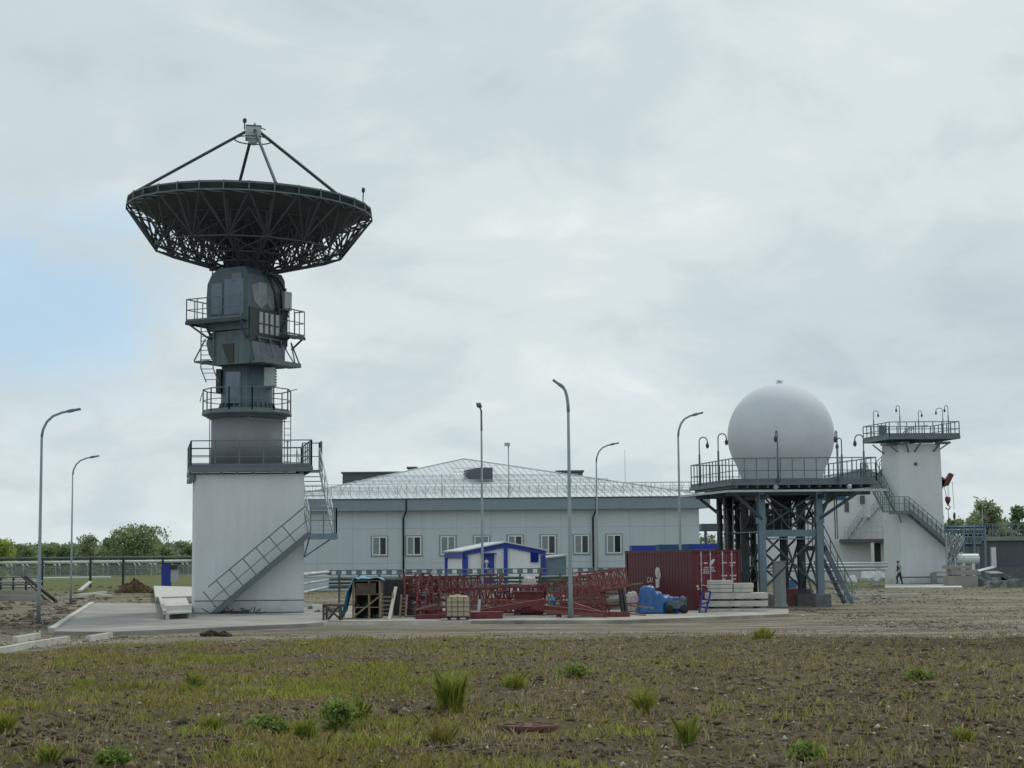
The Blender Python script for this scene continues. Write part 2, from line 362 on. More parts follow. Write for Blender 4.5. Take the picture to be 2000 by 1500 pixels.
def gmx(f, a, b):
    x = n_.new('ShaderNodeMix'); x.data_type = 'RGBA'
    if isinstance(f, float): x.inputs[0].default_value = f
    else: l_(f, x.inputs[0])
    l_(a, x.inputs[6]); l_(b, x.inputs[7]); return x.outputs[2]
soil = gr(gn(5.5, 9, .72), [(.34, (.030, .023, .013)), (.45, (.105, .082, .048)), (.56, (.175, .138, .084)), (.70, (.34, .28, .18))])
soil2 = gr(gn(.35, 4), [(.40, (.065, .051, .031)), (.62, (.17, .138, .082))])
grs = gr(gn(9, 9, .75), [(.34, (.055, .048, .016)), (.5, (.17, .15, .045)), (.64, (.27, .24, .075)), (.8, (.25, .21, .11))])
road = gr(gn(2.2, 9, .7), [(.33, (.13, .115, .088)), (.48, (.21, .19, .15)), (.6, (.29, .265, .21)), (.75, (.40, .37, .31))])
road2 = gr(gn(.33, 8, .68), [(.36, (.085, .072, .048)), (.48, (.19, .165, .12)), (.62, (.32, .285, .22))])
fgr = gr(gn(1.2, 7), [(.35, (.07, .09, .03)), (.65, (.15, .16, .06))])
s1 = gmx(.3, soil, soil2); fm = gmx(sp.outputs[1], s1, grs); rd = gmx(.5, road, road2)
mpr = n_.new('ShaderNodeMapping'); mpr.inputs['Scale'].default_value = (.06, .55, 1); mpr.inputs['Rotation'].default_value = (0, 0, .12); l_(tcg.outputs['Object'], mpr.inputs[0])
nzr = n_.new('ShaderNodeTexNoise'); nzr.inputs['Scale'].default_value = 2.2; nzr.inputs['Detail'].default_value = 6; l_(mpr.outputs[0], nzr.inputs[0])
rut = gr(nzr.outputs[0], [(.42, (.075, .062, .042)), (.53, (.22, .19, .14)), (.64, (.36, .325, .26))]); rd = gmx(.5, rd, rut)
mpd = n_.new('ShaderNodeMapping'); mpd.inputs['Location'].default_value = (-14.5 * .11, -43 * .12, 0); mpd.inputs['Scale'].default_value = (.11, .12, 0); l_(tcg.outputs['Object'], mpd.inputs[0])
vl = n_.new('ShaderNodeVectorMath'); vl.operation = 'LENGTH'; l_(mpd.outputs[0], vl.inputs[0]); mdd = n_.new('ShaderNodeMapRange'); l_(vl.outputs['Value'], mdd.inputs[0])
mdd.inputs[1].default_value = .4; mdd.inputs[2].default_value = 1.2; mdd.inputs[3].default_value = .75; mdd.inputs[4].default_value = 0
dk = n_.new('ShaderNodeRGB'); dk.outputs[0].default_value = (.048, .037, .024, 1); fm = gmx(mdd.outputs[0], fm, dk.outputs[0])
c1 = gmx(sp.outputs[0], rd, fm); c2 = gmx(sp.outputs[2], c1, fgr); l_(c2, bs.inputs['Base Color'])
bmp = n_.new('ShaderNodeBump'); bmp.inputs['Distance'].default_value = .09; bmp.inputs['Strength'].default_value = 1; l_(gn(7, 10, .75), bmp.inputs['Height']); l_(bmp.outputs[0], bs.inputs['Normal'])
gm.materials.append(mt); go = bpy.data.objects.new('ground', gm); col.objects.link(go); struct(go)
def gz(x, y): return float(H(np.array([x]), np.array([y]))[0])
def GH(px, py):
    z = 0.0
    for _ in range(8):
        p = G(px, py, z); z = gz(p.x, p.y)
    return Vector((p.x, p.y, z))
UA, VA = 1.0, 12.0     # the site's grid as the plan of each building follows it
def site(px, py, Y):
    p = at(px, py, Y); return Fr((p.x, p.y, 0), UA, VA)

# ------------------------------------------------------------ paved apron, yard slab, kerbs
def ground_poly(name, pts, z0, z1, mat, kind=True):
    b = MB(); b.prism([(G(x, y, z1).x, G(x, y, z1).y) for x, y in pts], z0, z1); o = b.build(name, mat)
    if kind: struct(o)
    return o
ground_poly('concrete_apron', [(106, 1233), (215, 1234), (600, 1218), (640, 1214), (640, 1180), (182, 1177)], -.2, .10, MCONC)
ground_poly('yard_slab', [(642, 1213), (1225, 1211), (1540, 1199), (1540, 1189), (1225, 1184), (660, 1184)], -.2, .09, MYARD)
def kerb(pts, label, w=.16, h=.16, mat=MCONL):
    b = MB()
    for (x0, y0), (x1, y1) in zip(pts[:-1], pts[1:]):
        p = G(x0, y0, .1); q = G(x1, y1, .1); p.z = gz(p.x, p.y) + .05; q.z = gz(q.x, q.y) + .05; b.bar(p, q, w, h * 1.6)
    tag(b.build('kerb', mat), label, 'kerb')
kerb([(100, 1231), (180, 1178)], 'long pale concrete kerb along the left side of the apron', .22, .2)
kerb([(-20, 1272), (60, 1256), (132, 1246)], 'broken pale kerb at the far left edge of the field')
kerb([(30, 1247), (75, 1239)], 'short dusty kerb piece lying beside the dark lamp base')
kerb([(172, 1246), (216, 1238)], 'short tilted kerb piece at the front corner of the apron')
kerb([(632, 1216), (920, 1212.5)], 'long white board edge below the blue tarpaulin and wooden crate', .12, .1)
kerb([(980, 1206), (1080, 1205)], 'short white board lying below the red beams in the middle')

# ------------------------------------------------------------ the white block carrying the big dish
S1 = site(380, 1203, 76); W1 = 4.72
t1 = thing('tower_block', 'wide white rendered block carrying the big dish antenna, stair across its front', 'tower', S1.o)
b = MB(S1); b.box(0, W1, 0, W1, -.2, 6.12); b.build('wall', MW, t1)
b = MB(S1); b.box(-.012, W1 + .012, -.012, 0, .62, .66); b.box(-.02, W1 + .02, -.03, 0, -.2, .14); b.build('plinth_groove', MFOOT, t1)
b = MB(S1); b.box(-.25, W1 + .33, -.28, W1 + .2, 6.44, 6.5)
b.bar((-.25, -.28, 6.32), (W1 + .33, -.28, 6.32), .06, .22); b.bar((-.25, W1 + .2, 6.32), (W1 + .33, W1 + .2, 6.32), .06, .22)
b.bar((-.25, -.28, 6.32), (-.25, W1 + .2, 6.32), .06, .22); b.bar((W1 + .33, -.28, 6.32), (W1 + .33, W1 + .2, 6.32), .06, .22)
for k in range(7): b.box(.35 + k * .7, .45 + k * .7, -.27, 0, 6.13, 6.24)
b.box(-.28, -.05, -.2, W1, 5.92, 6.12)
b.build('platform', MRAIL, t1)
P = [(-.22, -.25, 6.5), (W1 + .3, -.25, 6.5), (W1 + .3, W1 + .17, 6.5), (-.22, W1 + .17, 6.5)]
railings(t1, S1, [[P[0], P[1]], [P[1], P[2]], [P[2], P[3]], [P[3], P[0]]], MRAIL, h=1.08, sp=1.0, mids=(.35, .68), post=.026, toe=.07)
b = MB(S1); b.box(W1 + .28, W1 + .32, -.25, 1.0, 6.3, 7.6); b.build('gate_panel', MBLUER, t1)
# stair: a flight across the front, a landing at the corner, a second flight up the right side
hd = at(602, 1046, 75.05)
lz = 3.5
stair(t1, S1, (.80, -.95, .1), (4.92, -.95, lz), (0, .8, 0), MRAIL, n=15, perp=True, h=1.05, w=.06, rails=('near',))
b = MB(S1); b.box(4.9, 6.05, -.95, .5, lz - .08, lz); b.bar((4.9, -.95, lz - .14), (6.05, -.95, lz - .14), .06, .24); b.bar((6.05, -.95, lz - .14), (6.05, .5, lz - .14), .06, .24)
for a in (4.95, 6.0): b.bar((a, -.1, lz - .15), (W1, -.1, lz - 1.0), .06)
b.box(4.72, 4.9, -.3, .3, lz - .2, lz); b.build('landing', MBLUER, t1)
railings(t1, S1, [[(4.92, -.93, lz), (6.03, -.93, lz), (6.03, .4, lz)]], MBLUER, h=1.08, sp=.6)
stair(t1, S1, (6.0, .1, lz), (5.75, 3.6, 6.46), (-1.05, 0, 0), MGALV, n=13, h=1.0, w=.05, nrail=5)
b = MB(S1); b.box(5.0, 5.85, 3.5, 4.6, 6.38, 6.46); b.build('landing', MRAIL, t1)
railings(t1, S1, [[(5.83, 3.5, 6.46), (5.83, 4.6, 6.46), (5.05, 4.6, 6.46)]], MRAIL, h=1.3, sp=.6)
b = MB(S1); b.box(1.6, 2.3, -.9, -.3, .1, .2)
for k in range(26):
    a = random.uniform(.6, 3.0); b.tube([(a, random.uniform(-1.1, -.2), random.uniform(.1, .2)), (a + random.uniform(-.5, .5), random.uniform(-1.1, -.2), random.uniform(.12, .42))], .018, 5)
tag(b.build('scrap_pile', MBLACK), 'dark tangle of wire and scrap at the foot of the stair', 'scrap')

# ------------------------------------------------------------ the dish antenna on that block
cx = at(482, 900, 78.4).x; CY = 78.4; S0 = Vector((cx, CY, 6.5))
T0 = Fr((cx, CY, 0)); TM = Fr((cx, CY, 0), -27, -27)
da = thing('dish_antenna', 'large dark lattice-backed dish antenna pointing at the sky on a grey drum', 'antenna', S0)
b = MB(T0); b.lathe((0, 0, 0), [(1.60, 6.5), (1.60, 8.72)], 48); b.build('drum', MCOLM, da)
b = MB(T0); b.lathe((0, 0, 0), [(1.25, 8.70), (1.8, 8.74), (1.8, 8.86), (2.02, 8.86), (2.02, 9.0), (1.0, 9.0)], 12); b.build('drum_platform', MRAIL, da)
ring = [(1.97 * math.cos(R(15 + 30 * k)), 1.97 * math.sin(R(15 + 30 * k)), 9.0) for k in range(13)]
b = MB(T0); rail_pts(b, ring, h=1.02, sp=1.1, post=.024, toe=.1); b.build('railing', MRAIL, da)
b = MB(T0)
for a in (-1.72, -1.62): b.tube([(a, .2, 6.5), (a, .2, 8.75)], .02, 6)
b.build('cable_pipe', MRAIL, da); b = MB(T0); b.bar((1.66, .2, 6.5), (1.66, .2, 8.75), .035)
for k in range(7): b.bar((1.66, .2, 6.8 + k * .3), (1.95, .2, 6.8 + k * .3), .025)
b.bar((1.95, .2, 6.5), (1.95, .2, 9.0), .035); b.build('drum_ladder', MRAIL, da)
b = MB(T0); b.tube([(.35, -2.05, 8.66), (.5, -2.08, 8.55), (1.9, -1.2, 8.5)], .03, 6); b.build('cable_pipe', MRAIL, da)
b = MB(T0)
b.bar((2.0, 0, 10.0), (2.28, -.2, 10.04), .03); b.build('bracket', MRAIL, da)
b = MB(T0); b.bar((-2.0, -.2, 9.9), (-2.1, -.2, 9.5), .03); b.build('bracket', MRAIL, da)
b = MB(T0)
b.lathe((0, 0, 0), [(1.35, 9.0), (1.35, 9.12), (1.22, 9.2), (1.15, 9.3), (1.15, 11.08)], 40)
for k in range(30):
    a = 2 * math.pi * k / 30; c, s = math.cos(a), math.sin(a); b.bar((1.3 * c, 1.3 * s, 9.1), (1.17 * c, 1.17 * s, 9.42), .07)
b.build('lower_mount', MGREY, da)
b = MB(T0); b.box(.85, 1.32, -.75, -.1, 10.15, 10.98)
for k in range(6): b.box(1.3, 1.36, -.76, -.1, 10.2 + k * .13, 10.26 + k * .13)
b.build('air_conditioner', MLITE, da)
b = MB(T0); b.box(-1.32, -1.1, -.6, 0, 9.9, 10.95); b.build('cable_box', MDARK, da)
b = MB(T0); b.box(-.78, -.12, -1.20, -1.05, 9.35, 10.75); b.box(-.72, -.18, -1.215, -1.2, 9.5, 10.65); b.build('access_door', MBLUER, da)
# azimuth box
b = MB(TM)
prof = [(-1.05, 12.55), (-1.25, 12.1), (-1.1, 11.6), (-.75, 11.08), (1.1, 11.08), (1.1, 12.62)]
b.slab([(a, -1.42, z) for a, z in prof], (0, 2.8, 0)); b.build('azimuth_housing', MGREY, da)
b = MB(TM); b.slab([(-.35, -1.46, 12.0), (.28, -1.46, 12.0), (.28, -1.46, 11.15), (.0, -1.46, 11.15)], (0, .04, 0)); b.build('opening', MBLACK, da)  # black plate on the face paints the shade inside the recess
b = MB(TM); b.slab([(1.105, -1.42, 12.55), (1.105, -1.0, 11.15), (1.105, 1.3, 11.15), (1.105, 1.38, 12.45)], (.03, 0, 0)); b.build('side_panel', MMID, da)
b = MB(TM); b.box(1.1, 1.75, -1.3, 1.7, 11.1, 11.18); b.bar((1.75, -1.3, 11.2), (1.75, 1.7, 11.2), .05, .2)
top = 12.3
for k in range(4):
    y0 = -1.25 + k * .85; y1 = y0 + .42
    b.bar((1.2, y1, top), (1.72, y0, 11.2), .05); b.bar((1.2, y1, top), (1.72, min(y1 + .42, 1.7), 11.2), .05)
b.bar((1.2, -.9, top), (1.2, 1.4, top), .06); b.build('maintenance_shelf', MRAIL, da)
b = MB(TM); b.box(-1.85, -1.1, -1.5, 1.2, 11.25, 11.33); b.bar((-1.85, -1.5, 11.33), (-1.3, -1.4, 12.3), .05); b.build('maintenance_shelf', MRAIL, da)
# elevation housing: an eight-sided body seen corner-on
b = MB(TM)
oc = [(-1.08, 12.62), (1.1, 12.62), (1.1, 15.1), (.92, 15.42), (-.45, 15.42), (-.85, 15.2), (-1.1, 14.75), (-1.16, 13.9), (-1.12, 13.2)]
b.slab([(a, -1.55, z) for a, z in oc], (0, 2.9, 0)); b.build('elevation_housing', MGREY, da)
b = MB(TM); b.box(-.85, -.25, -1.60, -1.55, 13.35, 14.75); b.box(.25, .8, -1.59, -1.55, 14.8, 15.15); b.box(-.15, .9, -1.575, -1.55, 13.3, 14.9)
b.build('cover_panel', MBLUER, da)
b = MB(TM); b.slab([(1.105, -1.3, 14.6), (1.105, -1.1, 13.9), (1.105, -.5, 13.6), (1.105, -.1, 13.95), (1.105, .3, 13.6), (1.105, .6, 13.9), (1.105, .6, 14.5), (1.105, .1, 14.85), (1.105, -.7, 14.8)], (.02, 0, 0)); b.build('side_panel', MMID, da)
b = MB(TM)
for k in range(4): b.box(1.15, 1.2, -.75 + k * .42, -.5 + k * .42, 12.95, 13.45); b.box(1.15, 1.2, -.75 + k * .42, -.5 + k * .42, 12.5, 12.88)
b.build('vent_grille', MLITE, da)
b = MB(TM); b.box(1.1, 1.16, -1.45, 1.5, 12.1, 13.6); b.build('grille_backing', MBLACK, da)
b = MB(TM); 
for k in range(20):
    a, a2 = R(-55 + k * 8), R(-47 + k * 8); g = lambda r, t: (1.14, .05 + r * math.cos(t), 13.9 + r * math.sin(t))
    b.bar(g(1.38, a), g(1.38, a2), .1, .2, up=(1, 0, 0)); b.bar(g(1.46, a), g(1.56, a), .1, .09)
b.build('elevation_gear', MDARK, da)
b = MB(TM); b.box(1.12, 1.35, 1.0, 1.55, 13.75, 14.6); b.build('counterweight', MLITE, da)
b = MB(TM); b.bar((1.0, 1.5, 12.0), (1.0, 1.5, 13.6), .16); b.tube([(1.2, -.2, 15.3), (1.35, .2, 14.4), (1.25, .5, 13.6)], .07, 8); b.tube([(1.15, .1, 15.35), (1.35, .7, 14.6), (1.25, .9, 13.5)], .05, 8); b.build('cable_bundle', MBLACK, da)
b = MB(TM); b.box(-1.85, 1.15, -2.1, -1.56, 12.98, 13.05); b.box(-1.85, -1.12, -1.55, .9, 12.98, 13.05); b.bar((-1.85, -2.12, 12.98), (1.15, -2.12, 12.98), .05, .15); b.bar((-1.87, -2.12, 12.98), (-1.87, .9, 12.98), .05, .15)
for a in (-1.8, -.9): b.bar((a, -2.0, 12.95), (-.9, -1.35, 12.15), .08)
b.bar((1.1, -2.1, 12.95), (1.0, -1.45, 12.2), .07); b.bar((-1.9, .7, 12.95), (-1.1, .2, 12.1), .07); b.build('side_platform', MDARK, da)
b = MB(TM); rail_pts(b, [(1.12, -2.09, 13.05), (-1.84, -2.09, 13.05), (-1.84, .87, 13.05)], h=1.0, sp=.55, post=.02, toe=.1); b.build('railing', MRAIL, da)
b = MB(TM); b.box(1.15, 1.75, .75, 2.05, 12.5, 12.56); b.bar((1.75, .75, 12.48), (1.75, 2.05, 12.48), .05, .15); b.bar((1.15, .75, 12.48), (1.75, .75, 12.48), .05, .15)
for y in (.9, 1.9): b.bar((1.7, y, 12.45), (1.1, y, 12.0), .07)
b.build('side_platform', MDARK, da)
b = MB(TM); rail_pts(b, [(1.2, .78, 12.58), (1.73, .78, 12.58), (1.73, 2.02, 12.58), (1.2, 2.02, 12.58)], h=1.15, sp=.36, post=.018, toe=.08); b.build('railing', MRAIL, da)
b = MB(T0); lx0, lx1, ly = -1.93, -1.38, -1.0
for x in (lx0, lx1): b.bar((x, ly, 13.0), (x, ly, 10.95), .045); b.bar((x, ly, 10.95), (x + .25, ly, 10.3), .045)
for k in range(10): b.bar((lx0, ly, 12.8 - .21 * k), (lx1, ly, 12.8 - .21 * k), .03)
for t_ in (.35, .8): b.bar((lx0 + .25 * t_, ly, 10.95 - .65 * t_), (lx1 + .25 * t_, ly, 10.95 - .65 * t_), .03)
b.bar((lx1, ly, 11.6), (-1.1, ly + .3, 11.6), .04); b.bar((lx0, ly, 12.9), (-1.2, ly + .4, 12.9), .04)
b.build('ladder', MRAIL, da)
b = MB(T0); b.tube([(-1.55, -.4, 14.6), (-1.55, -.4, 15.5)], .025, 6); b.box(-1.68, -1.35, -.5, -.3, 15.45, 15.62); b.build('siren', MBLACK, da)

# the dish itself, tilted slightly to the right
HC = Vector((cx, CY, 15.40)); TILT = Matrix.Rotation(R(1.9), 4, 'Y') @ Matrix.Rotation(R(8), 4, 'Z')
class XD:
    def __call__(s, p): return HC + (TILT @ Vector(p))
D = XD(); RZ = 3.02; RR = 5.5     # rim height over the hub, rim radius
def refl(r): return RZ - 1.75 * (1 - (r / RR) ** 2)
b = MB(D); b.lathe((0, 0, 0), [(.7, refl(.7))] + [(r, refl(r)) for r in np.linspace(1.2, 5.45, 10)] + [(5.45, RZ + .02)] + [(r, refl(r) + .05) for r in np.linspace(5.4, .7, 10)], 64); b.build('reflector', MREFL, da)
def polar(r, a, z): return (r * math.cos(a), r * math.sin(a), z)
b = MB(D)
NR = 32
for k in range(NR):
    a0 = 2 * math.pi * k / NR; a1 = 2 * math.pi * (k + 1) / NR
    b.bar(polar(RR, a0, RZ + .03), polar(RR, a1, RZ + .03), .07); b.bar(polar(RR + .06, a0, RZ - .32), polar(RR + .06, a1, RZ - .32), .06)
    b.bar(polar(RR - .25, a0, RZ + .12), polar(RR - .25, a1, RZ + .12), .04)
    b.bar(polar(RR, a0, RZ + .1), polar(RR + .06, a0, RZ - .32), .05)
    b.bar(polar(RR + .03, a0, RZ - .3), polar(RR - .5, a1, refl(RR - .5) - .05), .045); b.bar(polar(RR + .03, a1, RZ - .3), polar(RR - .5, a1, refl(RR - .5) - .05), .045)
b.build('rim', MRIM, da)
NB = 16; LR = 4.28; LZ = RZ - 2.06
def low(r): return .02 + (LZ - .02) * (r - 1.0) / (LR - 1.0)
for k in range(NB):
    a = 2 * math.pi * (k + .5) / NB; b = MB(D)
    b.bar(polar(RR + .04, a, RZ - .32), polar(LR, a, LZ), .085); b.bar(polar(LR, a, LZ), polar(1.0, a, .02), .09)
    rs = [1.0, 1.9, 2.8, 3.6, LR]; up_r = [1.4, 2.35, 3.25, 4.0, 4.75]
    b.bar(polar(1.0, a, .4), polar(up_r[0], a, refl(up_r[0]) - .04), .06)
    for i in range(5):
        b.bar(polar(rs[i], a, low(rs[i])), polar(up_r[i], a, refl(up_r[i]) - .04), .055)
        if i: b.bar(polar(rs[i], a, low(rs[i])), polar(up_r[i - 1], a, refl(up_r[i - 1]) - .04), .055)
    b.bar(polar(up_r[0], a, refl(up_r[0]) - .06), polar(RR, a, RZ - .05), .05)
    for da_ in (-1, 1):
        a2 = a + da_ * math.pi / NB; b.bar(polar(LR, a, LZ), polar(RR + .04, a2, RZ - .32), .065); b.bar(polar(LR, a, LZ), polar(4.2, a2, refl(4.2) - .04), .05)
        b.bar(polar(2.8, a, low(2.8)), polar(3.4, a2, refl(3.4) - .04), .045)
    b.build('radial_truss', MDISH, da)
b = MB(D)
for k in range(NB):
    a0 = 2 * math.pi * (k + .5) / NB; a1 = 2 * math.pi * (k + 1.5) / NB; am = (a0 + a1) / 2
    for r in (LR, 2.8, 1.9): b.bar(polar(r, a0, low(r)), polar(r, a1, low(r)), .06)
    b.bar(polar(LR, a0, LZ), polar(2.8, a1, low(2.8)), .045); b.bar(polar(LR, a1, LZ), polar(2.8, a0, low(2.8)), .045)
    b.bar(polar(2.8, a0, low(2.8)), polar(1.9, a1, low(1.9)), .04)
    for r in (3.25, 4.0): b.bar(polar(r, a0, refl(r) - .05), polar(r, a1, refl(r) - .05), .045)
    b.bar(polar(LR, a0, LZ), polar(3.6, a1, refl(3.6) - .05), .04); b.bar(polar(3.6, a0, low(3.6)), polar(2.6, am, refl(2.6) - .05), .04)
b.build('ring_truss', MDISH, da)
b = MB(D); b.lathe((0, 0, 0), [(1.0, -.1), (1.08, 0), (1.05, .15), (.95, .6), (.92, 1.6)], 24)
for k in range(12): a = 2 * math.pi * k / 12; b.bar(polar(1.0, a, 0), polar(.98, a, 1.5), .09)
b.build('hub', MDARK, da)
AP = D.__call__((0, 0, 0))
az = [-157, -70, 20, 110]
topz = 6.55
for i, a in enumerate(az):
    a = R(a) - R(8); b = MB(D)
    b.tube([polar(RR - .1, a, RZ + .08), polar(.30, a, topz + .02)], .075, 6); b.build('feed_strut', MDISH, da)
b = MB(D); b.box(-.36, .34, -.34, .34, topz - .36, topz + .2); b.lathe((0, 0, 0), [(.12, topz - .6), (.3, topz - .36)], 16)
b.build('feed_box', MLITE, da)
b = MB(D)
for k in range(16):
    a0 = 2 * math.pi * k / 16; a1 = 2 * math.pi * (k + 1) / 16; b.bar(polar(.85, a0, topz - .38), polar(.85, a1, topz - .38), .045)
b.build('feed_ring', MDISH, da); b = MB(D); b.bar((.34, 0, topz + .2), (.55, 0, topz + .14), .04); b.bar((.34, -.34, topz + .22), (.34, .1, topz + .2), .04); b.bar((-.36, -.34, topz + .22), (.34, -.34, topz + .22), .05)
b.build('feed_frame', MDISH, da); b = MB(D); b.tube([(-.42, 0, topz + .1), (-.42, 0, topz + .4)], .03, 6); b.lathe((-.42, 0, topz + .5), [(.02, -.12), (.09, -.05), (.09, .08), (.02, .14)], 8); b.build('warning_light', MBLACK, da)
b = MB(D); b.tube([(0, 0, topz + .1), (.05, 0, topz + .42)], .06, 6); b.build('vent_pipe', MLITE, da)
b = MB(D); b.tube([(5.1, -.3, RZ), (5.1, -.3, RZ + .95)], .025, 6); b.lathe((5.1, -.3, RZ + 1.02), [(.02, -.14), (.08, -.05), (.08, .08), (.02, .14)], 8); b.build('warning_light', MBLACK, da)

# ------------------------------------------------------------ main hall
S2 = Fr((at(553, 1105, 137).x, 137, 0), .6, VA)
x1 = at(1368, 1100, 137).x - S2.o.x; EV = at(1000, 977, 137).z - .75
hall = thing('hall_building', 'long pale grey hall with a hipped metal roof and a row of small windows', 'building', S2.o)
DEP = 34
b = MB(S2); b.box(0, x1, 0, DEP, -.3, EV); b.build('wall', MWALL, hall)
b = MB(S2); b.box(-.05, x1 + .05, -.06, 0, 1.05, 1.42); b.build('plinth', MWHITE, hall)
FT = EV + .88
b = MB(S2); b.box(-.7, x1 + .68, -.7, DEP + .7, EV, FT); b.build('fascia', MFAS, hall)
b = MB(S2); b.box(-.78, x1 + .76, -.78, DEP + .78, FT, FT + .07); b.build('gutter', MDARK, hall)
apz = at(906, 896, 151).z; apx = at(906, 896, 151).x - S2.o.x; apw = Vector((at(906, 896, 151).x, 151, apz))
rl = (apw - S2.o); av = rl.y / S2.v.y; au = rl.x - av * S2.v.x
A = (-.75, -.75, FT + .07); B = (x1 + .73, -.75, FT + .07); C = (x1 + .73, DEP + .7, FT + .07); Dd = (-.75, DEP + .7, FT + .07); E = (au, av, apz); F_ = (au, DEP - av + 1, apz)
b = MB(S2)
b.add([A, B, C, Dd, E, F_], [(0, 1, 4), (1, 2, 5, 4), (2, 3, 5), (3, 0, 4, 5), (3, 2, 1, 0)])
def onroof(a, t): # point on the front slope: a along, t up the slope 0..1
    lo = A[0] + (E[0] - A[0]) * t; hi = B[0] + (E[0] - B[0]) * t
    return lo, hi, A[1] + (E[1] - A[1]) * t, A[2] + (E[2] - A[2]) * t
for i in range(70):
    a = A[0] + (B[0] - A[0]) * (i + .5) / 70
    t = (a - A[0]) / (E[0] - A[0]) if a < E[0] else (B[0] - a) / (B[0] - E[0])
    _, _, y1, z1 = onroof(a, t); b.bar((a, A[1], A[2] + .02), (a, y1, z1 + .02), .035, .05)
b.bar((A[0], A[1], A[2] + .03), (E[0], E[1], E[2] + .03), .18, .06); b.bar((B[0], B[1], B[2] + .03), (E[0], E[1], E[2] + .03), .18, .06)
b.build('roof', MROOF, hall)
b = MB(S2)
for t in (.11, .21, .38, .5):
    lo, hi, y, z = onroof(0, t); n = int((hi - lo) / .75)
    for off in (.1, .2): b.bar((lo + .3, y, z + off), (hi - .3, y, z + off), .035)
    for i in range(n + 1): a = lo + .3 + (hi - lo - .6) * i / n; b.bar((a, y, z), (a, y, z + .24), .04); b.bar((a, y - .15, z - .04), (a, y, z + .2), .03)
b.build('snow_guard', MGALV, hall)
b = MB(S2)
ya = A[1] + .5; za = FT + .25; n = 44
for i in range(n + 1):
    a = A[0] + .8 + (B[0] - A[0] - 1.6) * i / n; b.bar((a, ya, za - .2), (a, ya, za + .95), .035)
    if i % 3 == 0: b.bar((a, ya, za + .1), (a - .35, ya + .45, za + .9), .03); b.bar((a, ya, za + .1), (a + .35, ya - .1, za + .9), .03)
b.bar((A[0] + .8, ya, za + .95), (B[0] - .8, ya, za + .95), .035); b.bar((A[0] + .8, ya, za + .5), (B[0] - .8, ya, za + .5), .025); b.build('roof_railing', MGALV, hall)
b = MB(S2)
for z in (2.05, 4.75): b.box(-.004, x1 + .004, -.006, 0, z, z + .02)
for k in range(1, 12): b.box(x1 * k / 12 - .008, x1 * k / 12 + .008, -.004, 0, 1.45, EV)
b.build('panel_joint', MFAS, hall)
# windows
wz0 = at(741, 1085, 137).z; wz1 = at(741, 1048, 137).z
for i, px in enumerate([741, 808, 874.5, 940.5, 1006, 1071, 1136, 1199.5]):
    a = at(px, 1065, 137).x - S2.o.x; hw = .58
    f = MB(S2); f.m = 0
    for (u0, u1, v0, v1) in ((-hw, hw, wz0, wz0 + .09), (-hw, hw, wz1 - .09, wz1), (-hw, -hw + .09, wz0, wz1), (hw - .09, hw, wz0, wz1), (-.05, .05, wz0, wz1)): f.box(a + u0, a + u1, -.07, 0, v0 + (.09 if abs(v1 - v0) > 1 else 0), v1 - (.09 if abs(v1 - v0) > 1 else 0))
    win = f.build('window', MWHITE, hall)
    g = MB(S2)
    for (u0, u1, v0, v1) in ((-hw - .1, hw + .1, wz0 - .1, wz0), (-hw - .1, hw + .1, wz1, wz1 + .08), (-hw - .1, -hw, wz0, wz1), (hw, hw + .1, wz0, wz1)): g.box(a + u0, a + u1, -.05, 0, v0, v1)
    g.build('reveal_trim', MFAS, win)
    g = MB(S2); g.box(a - hw + .09, a - .05, -.03, 0, wz0 + .09, wz1 - .09); g.build('blind_pane', MBLIND, win)
    g = MB(S2); g.box(a + .05, a + hw - .09, -.028, 0, wz0 + .09, wz1 - .09); g.build('open_pane', MBLIND if i in (2, 3) else MGLASS, win)
for px in (787, 1158):
    a = at(px, 1050, 136.9).x - S2.o.x; b = MB(S2); b.tube([(a + .15, -.72, FT), (a + .15, -.75, FT - .9), (a, -.16, FT - 1.5), (a, -.14, .4)], .075, 8); b.build('downpipe', MBLACK, hall)
# dormer box on the roof, framed antenna mast, floodlight mast
p = at(938, 944, 143); q = at(960, 913, 143)
tt_ = (p.y - (S2.o.y + A[1])) / (E[1] - A[1]); b = MB(S2)
a0 = at(915, 940, 142).x; a1 = at(960, 940, 142).x; loc = lambda X, Y: ((X - S2.o.x) - (Y - S2.o.y) * S2.v.x / S2.v.y, (Y - S2.o.y) / S2.v.y)
ua_, vb_ = loc(a0, 142); uc_, _ = loc(a1, 142); z0 = at(938, 945, 142).z - .3; z1 = at(938, 913, 142).z
b.box(ua_ + .9, uc_ + .1, vb_, vb_ + 3, z0 + .2, z1); b.slab([(ua_ + .9, vb_, z0 + .2), (ua_ + .1, vb_ + 1.3, z0 + .9), (ua_ + .1, vb_ + 1.3, z1 - .1), (ua_ + .9, vb_, z1)], (.0, 1.5, 0)); b.build('dormer', MDGREY, hall)
b = MB(S2)
for k in range(5): b.bar((ua_ - .5 + k * .35, vb_ - .5 + .3 * k, z0 + .0 + .1 * k), (ua_ - 1.1 + k * .35, vb_ + 1 + .3 * k, z0 + 1.2 + .05 * k), .04)
b.bar((ua_ - 1.1, vb_ + 1, z1), (ua_ + 1.2, vb_ + 1, z1 + .02), .04); b.bar((ua_ - 1.1, vb_ + 1, z1 - .3), (ua_ + 1.2, vb_ + 1, z1 - .3), .04)
b.bar((uc_ + .1, vb_ + .3, z1 - .1), (uc_ + 1.2, vb_ - .3, z0 + .1), .04); b.bar((uc_ + .2, vb_ - .3, z0 + .2), (uc_ + 1.4, vb_ - .3, z0 + .1), .04); b.bar((uc_ + 1.3, vb_ - .5, z0 - .2), (uc_ + 1.3, vb_ - .5, z0 + .5), .04)
b.build('roof_ladder', MGALV, hall)
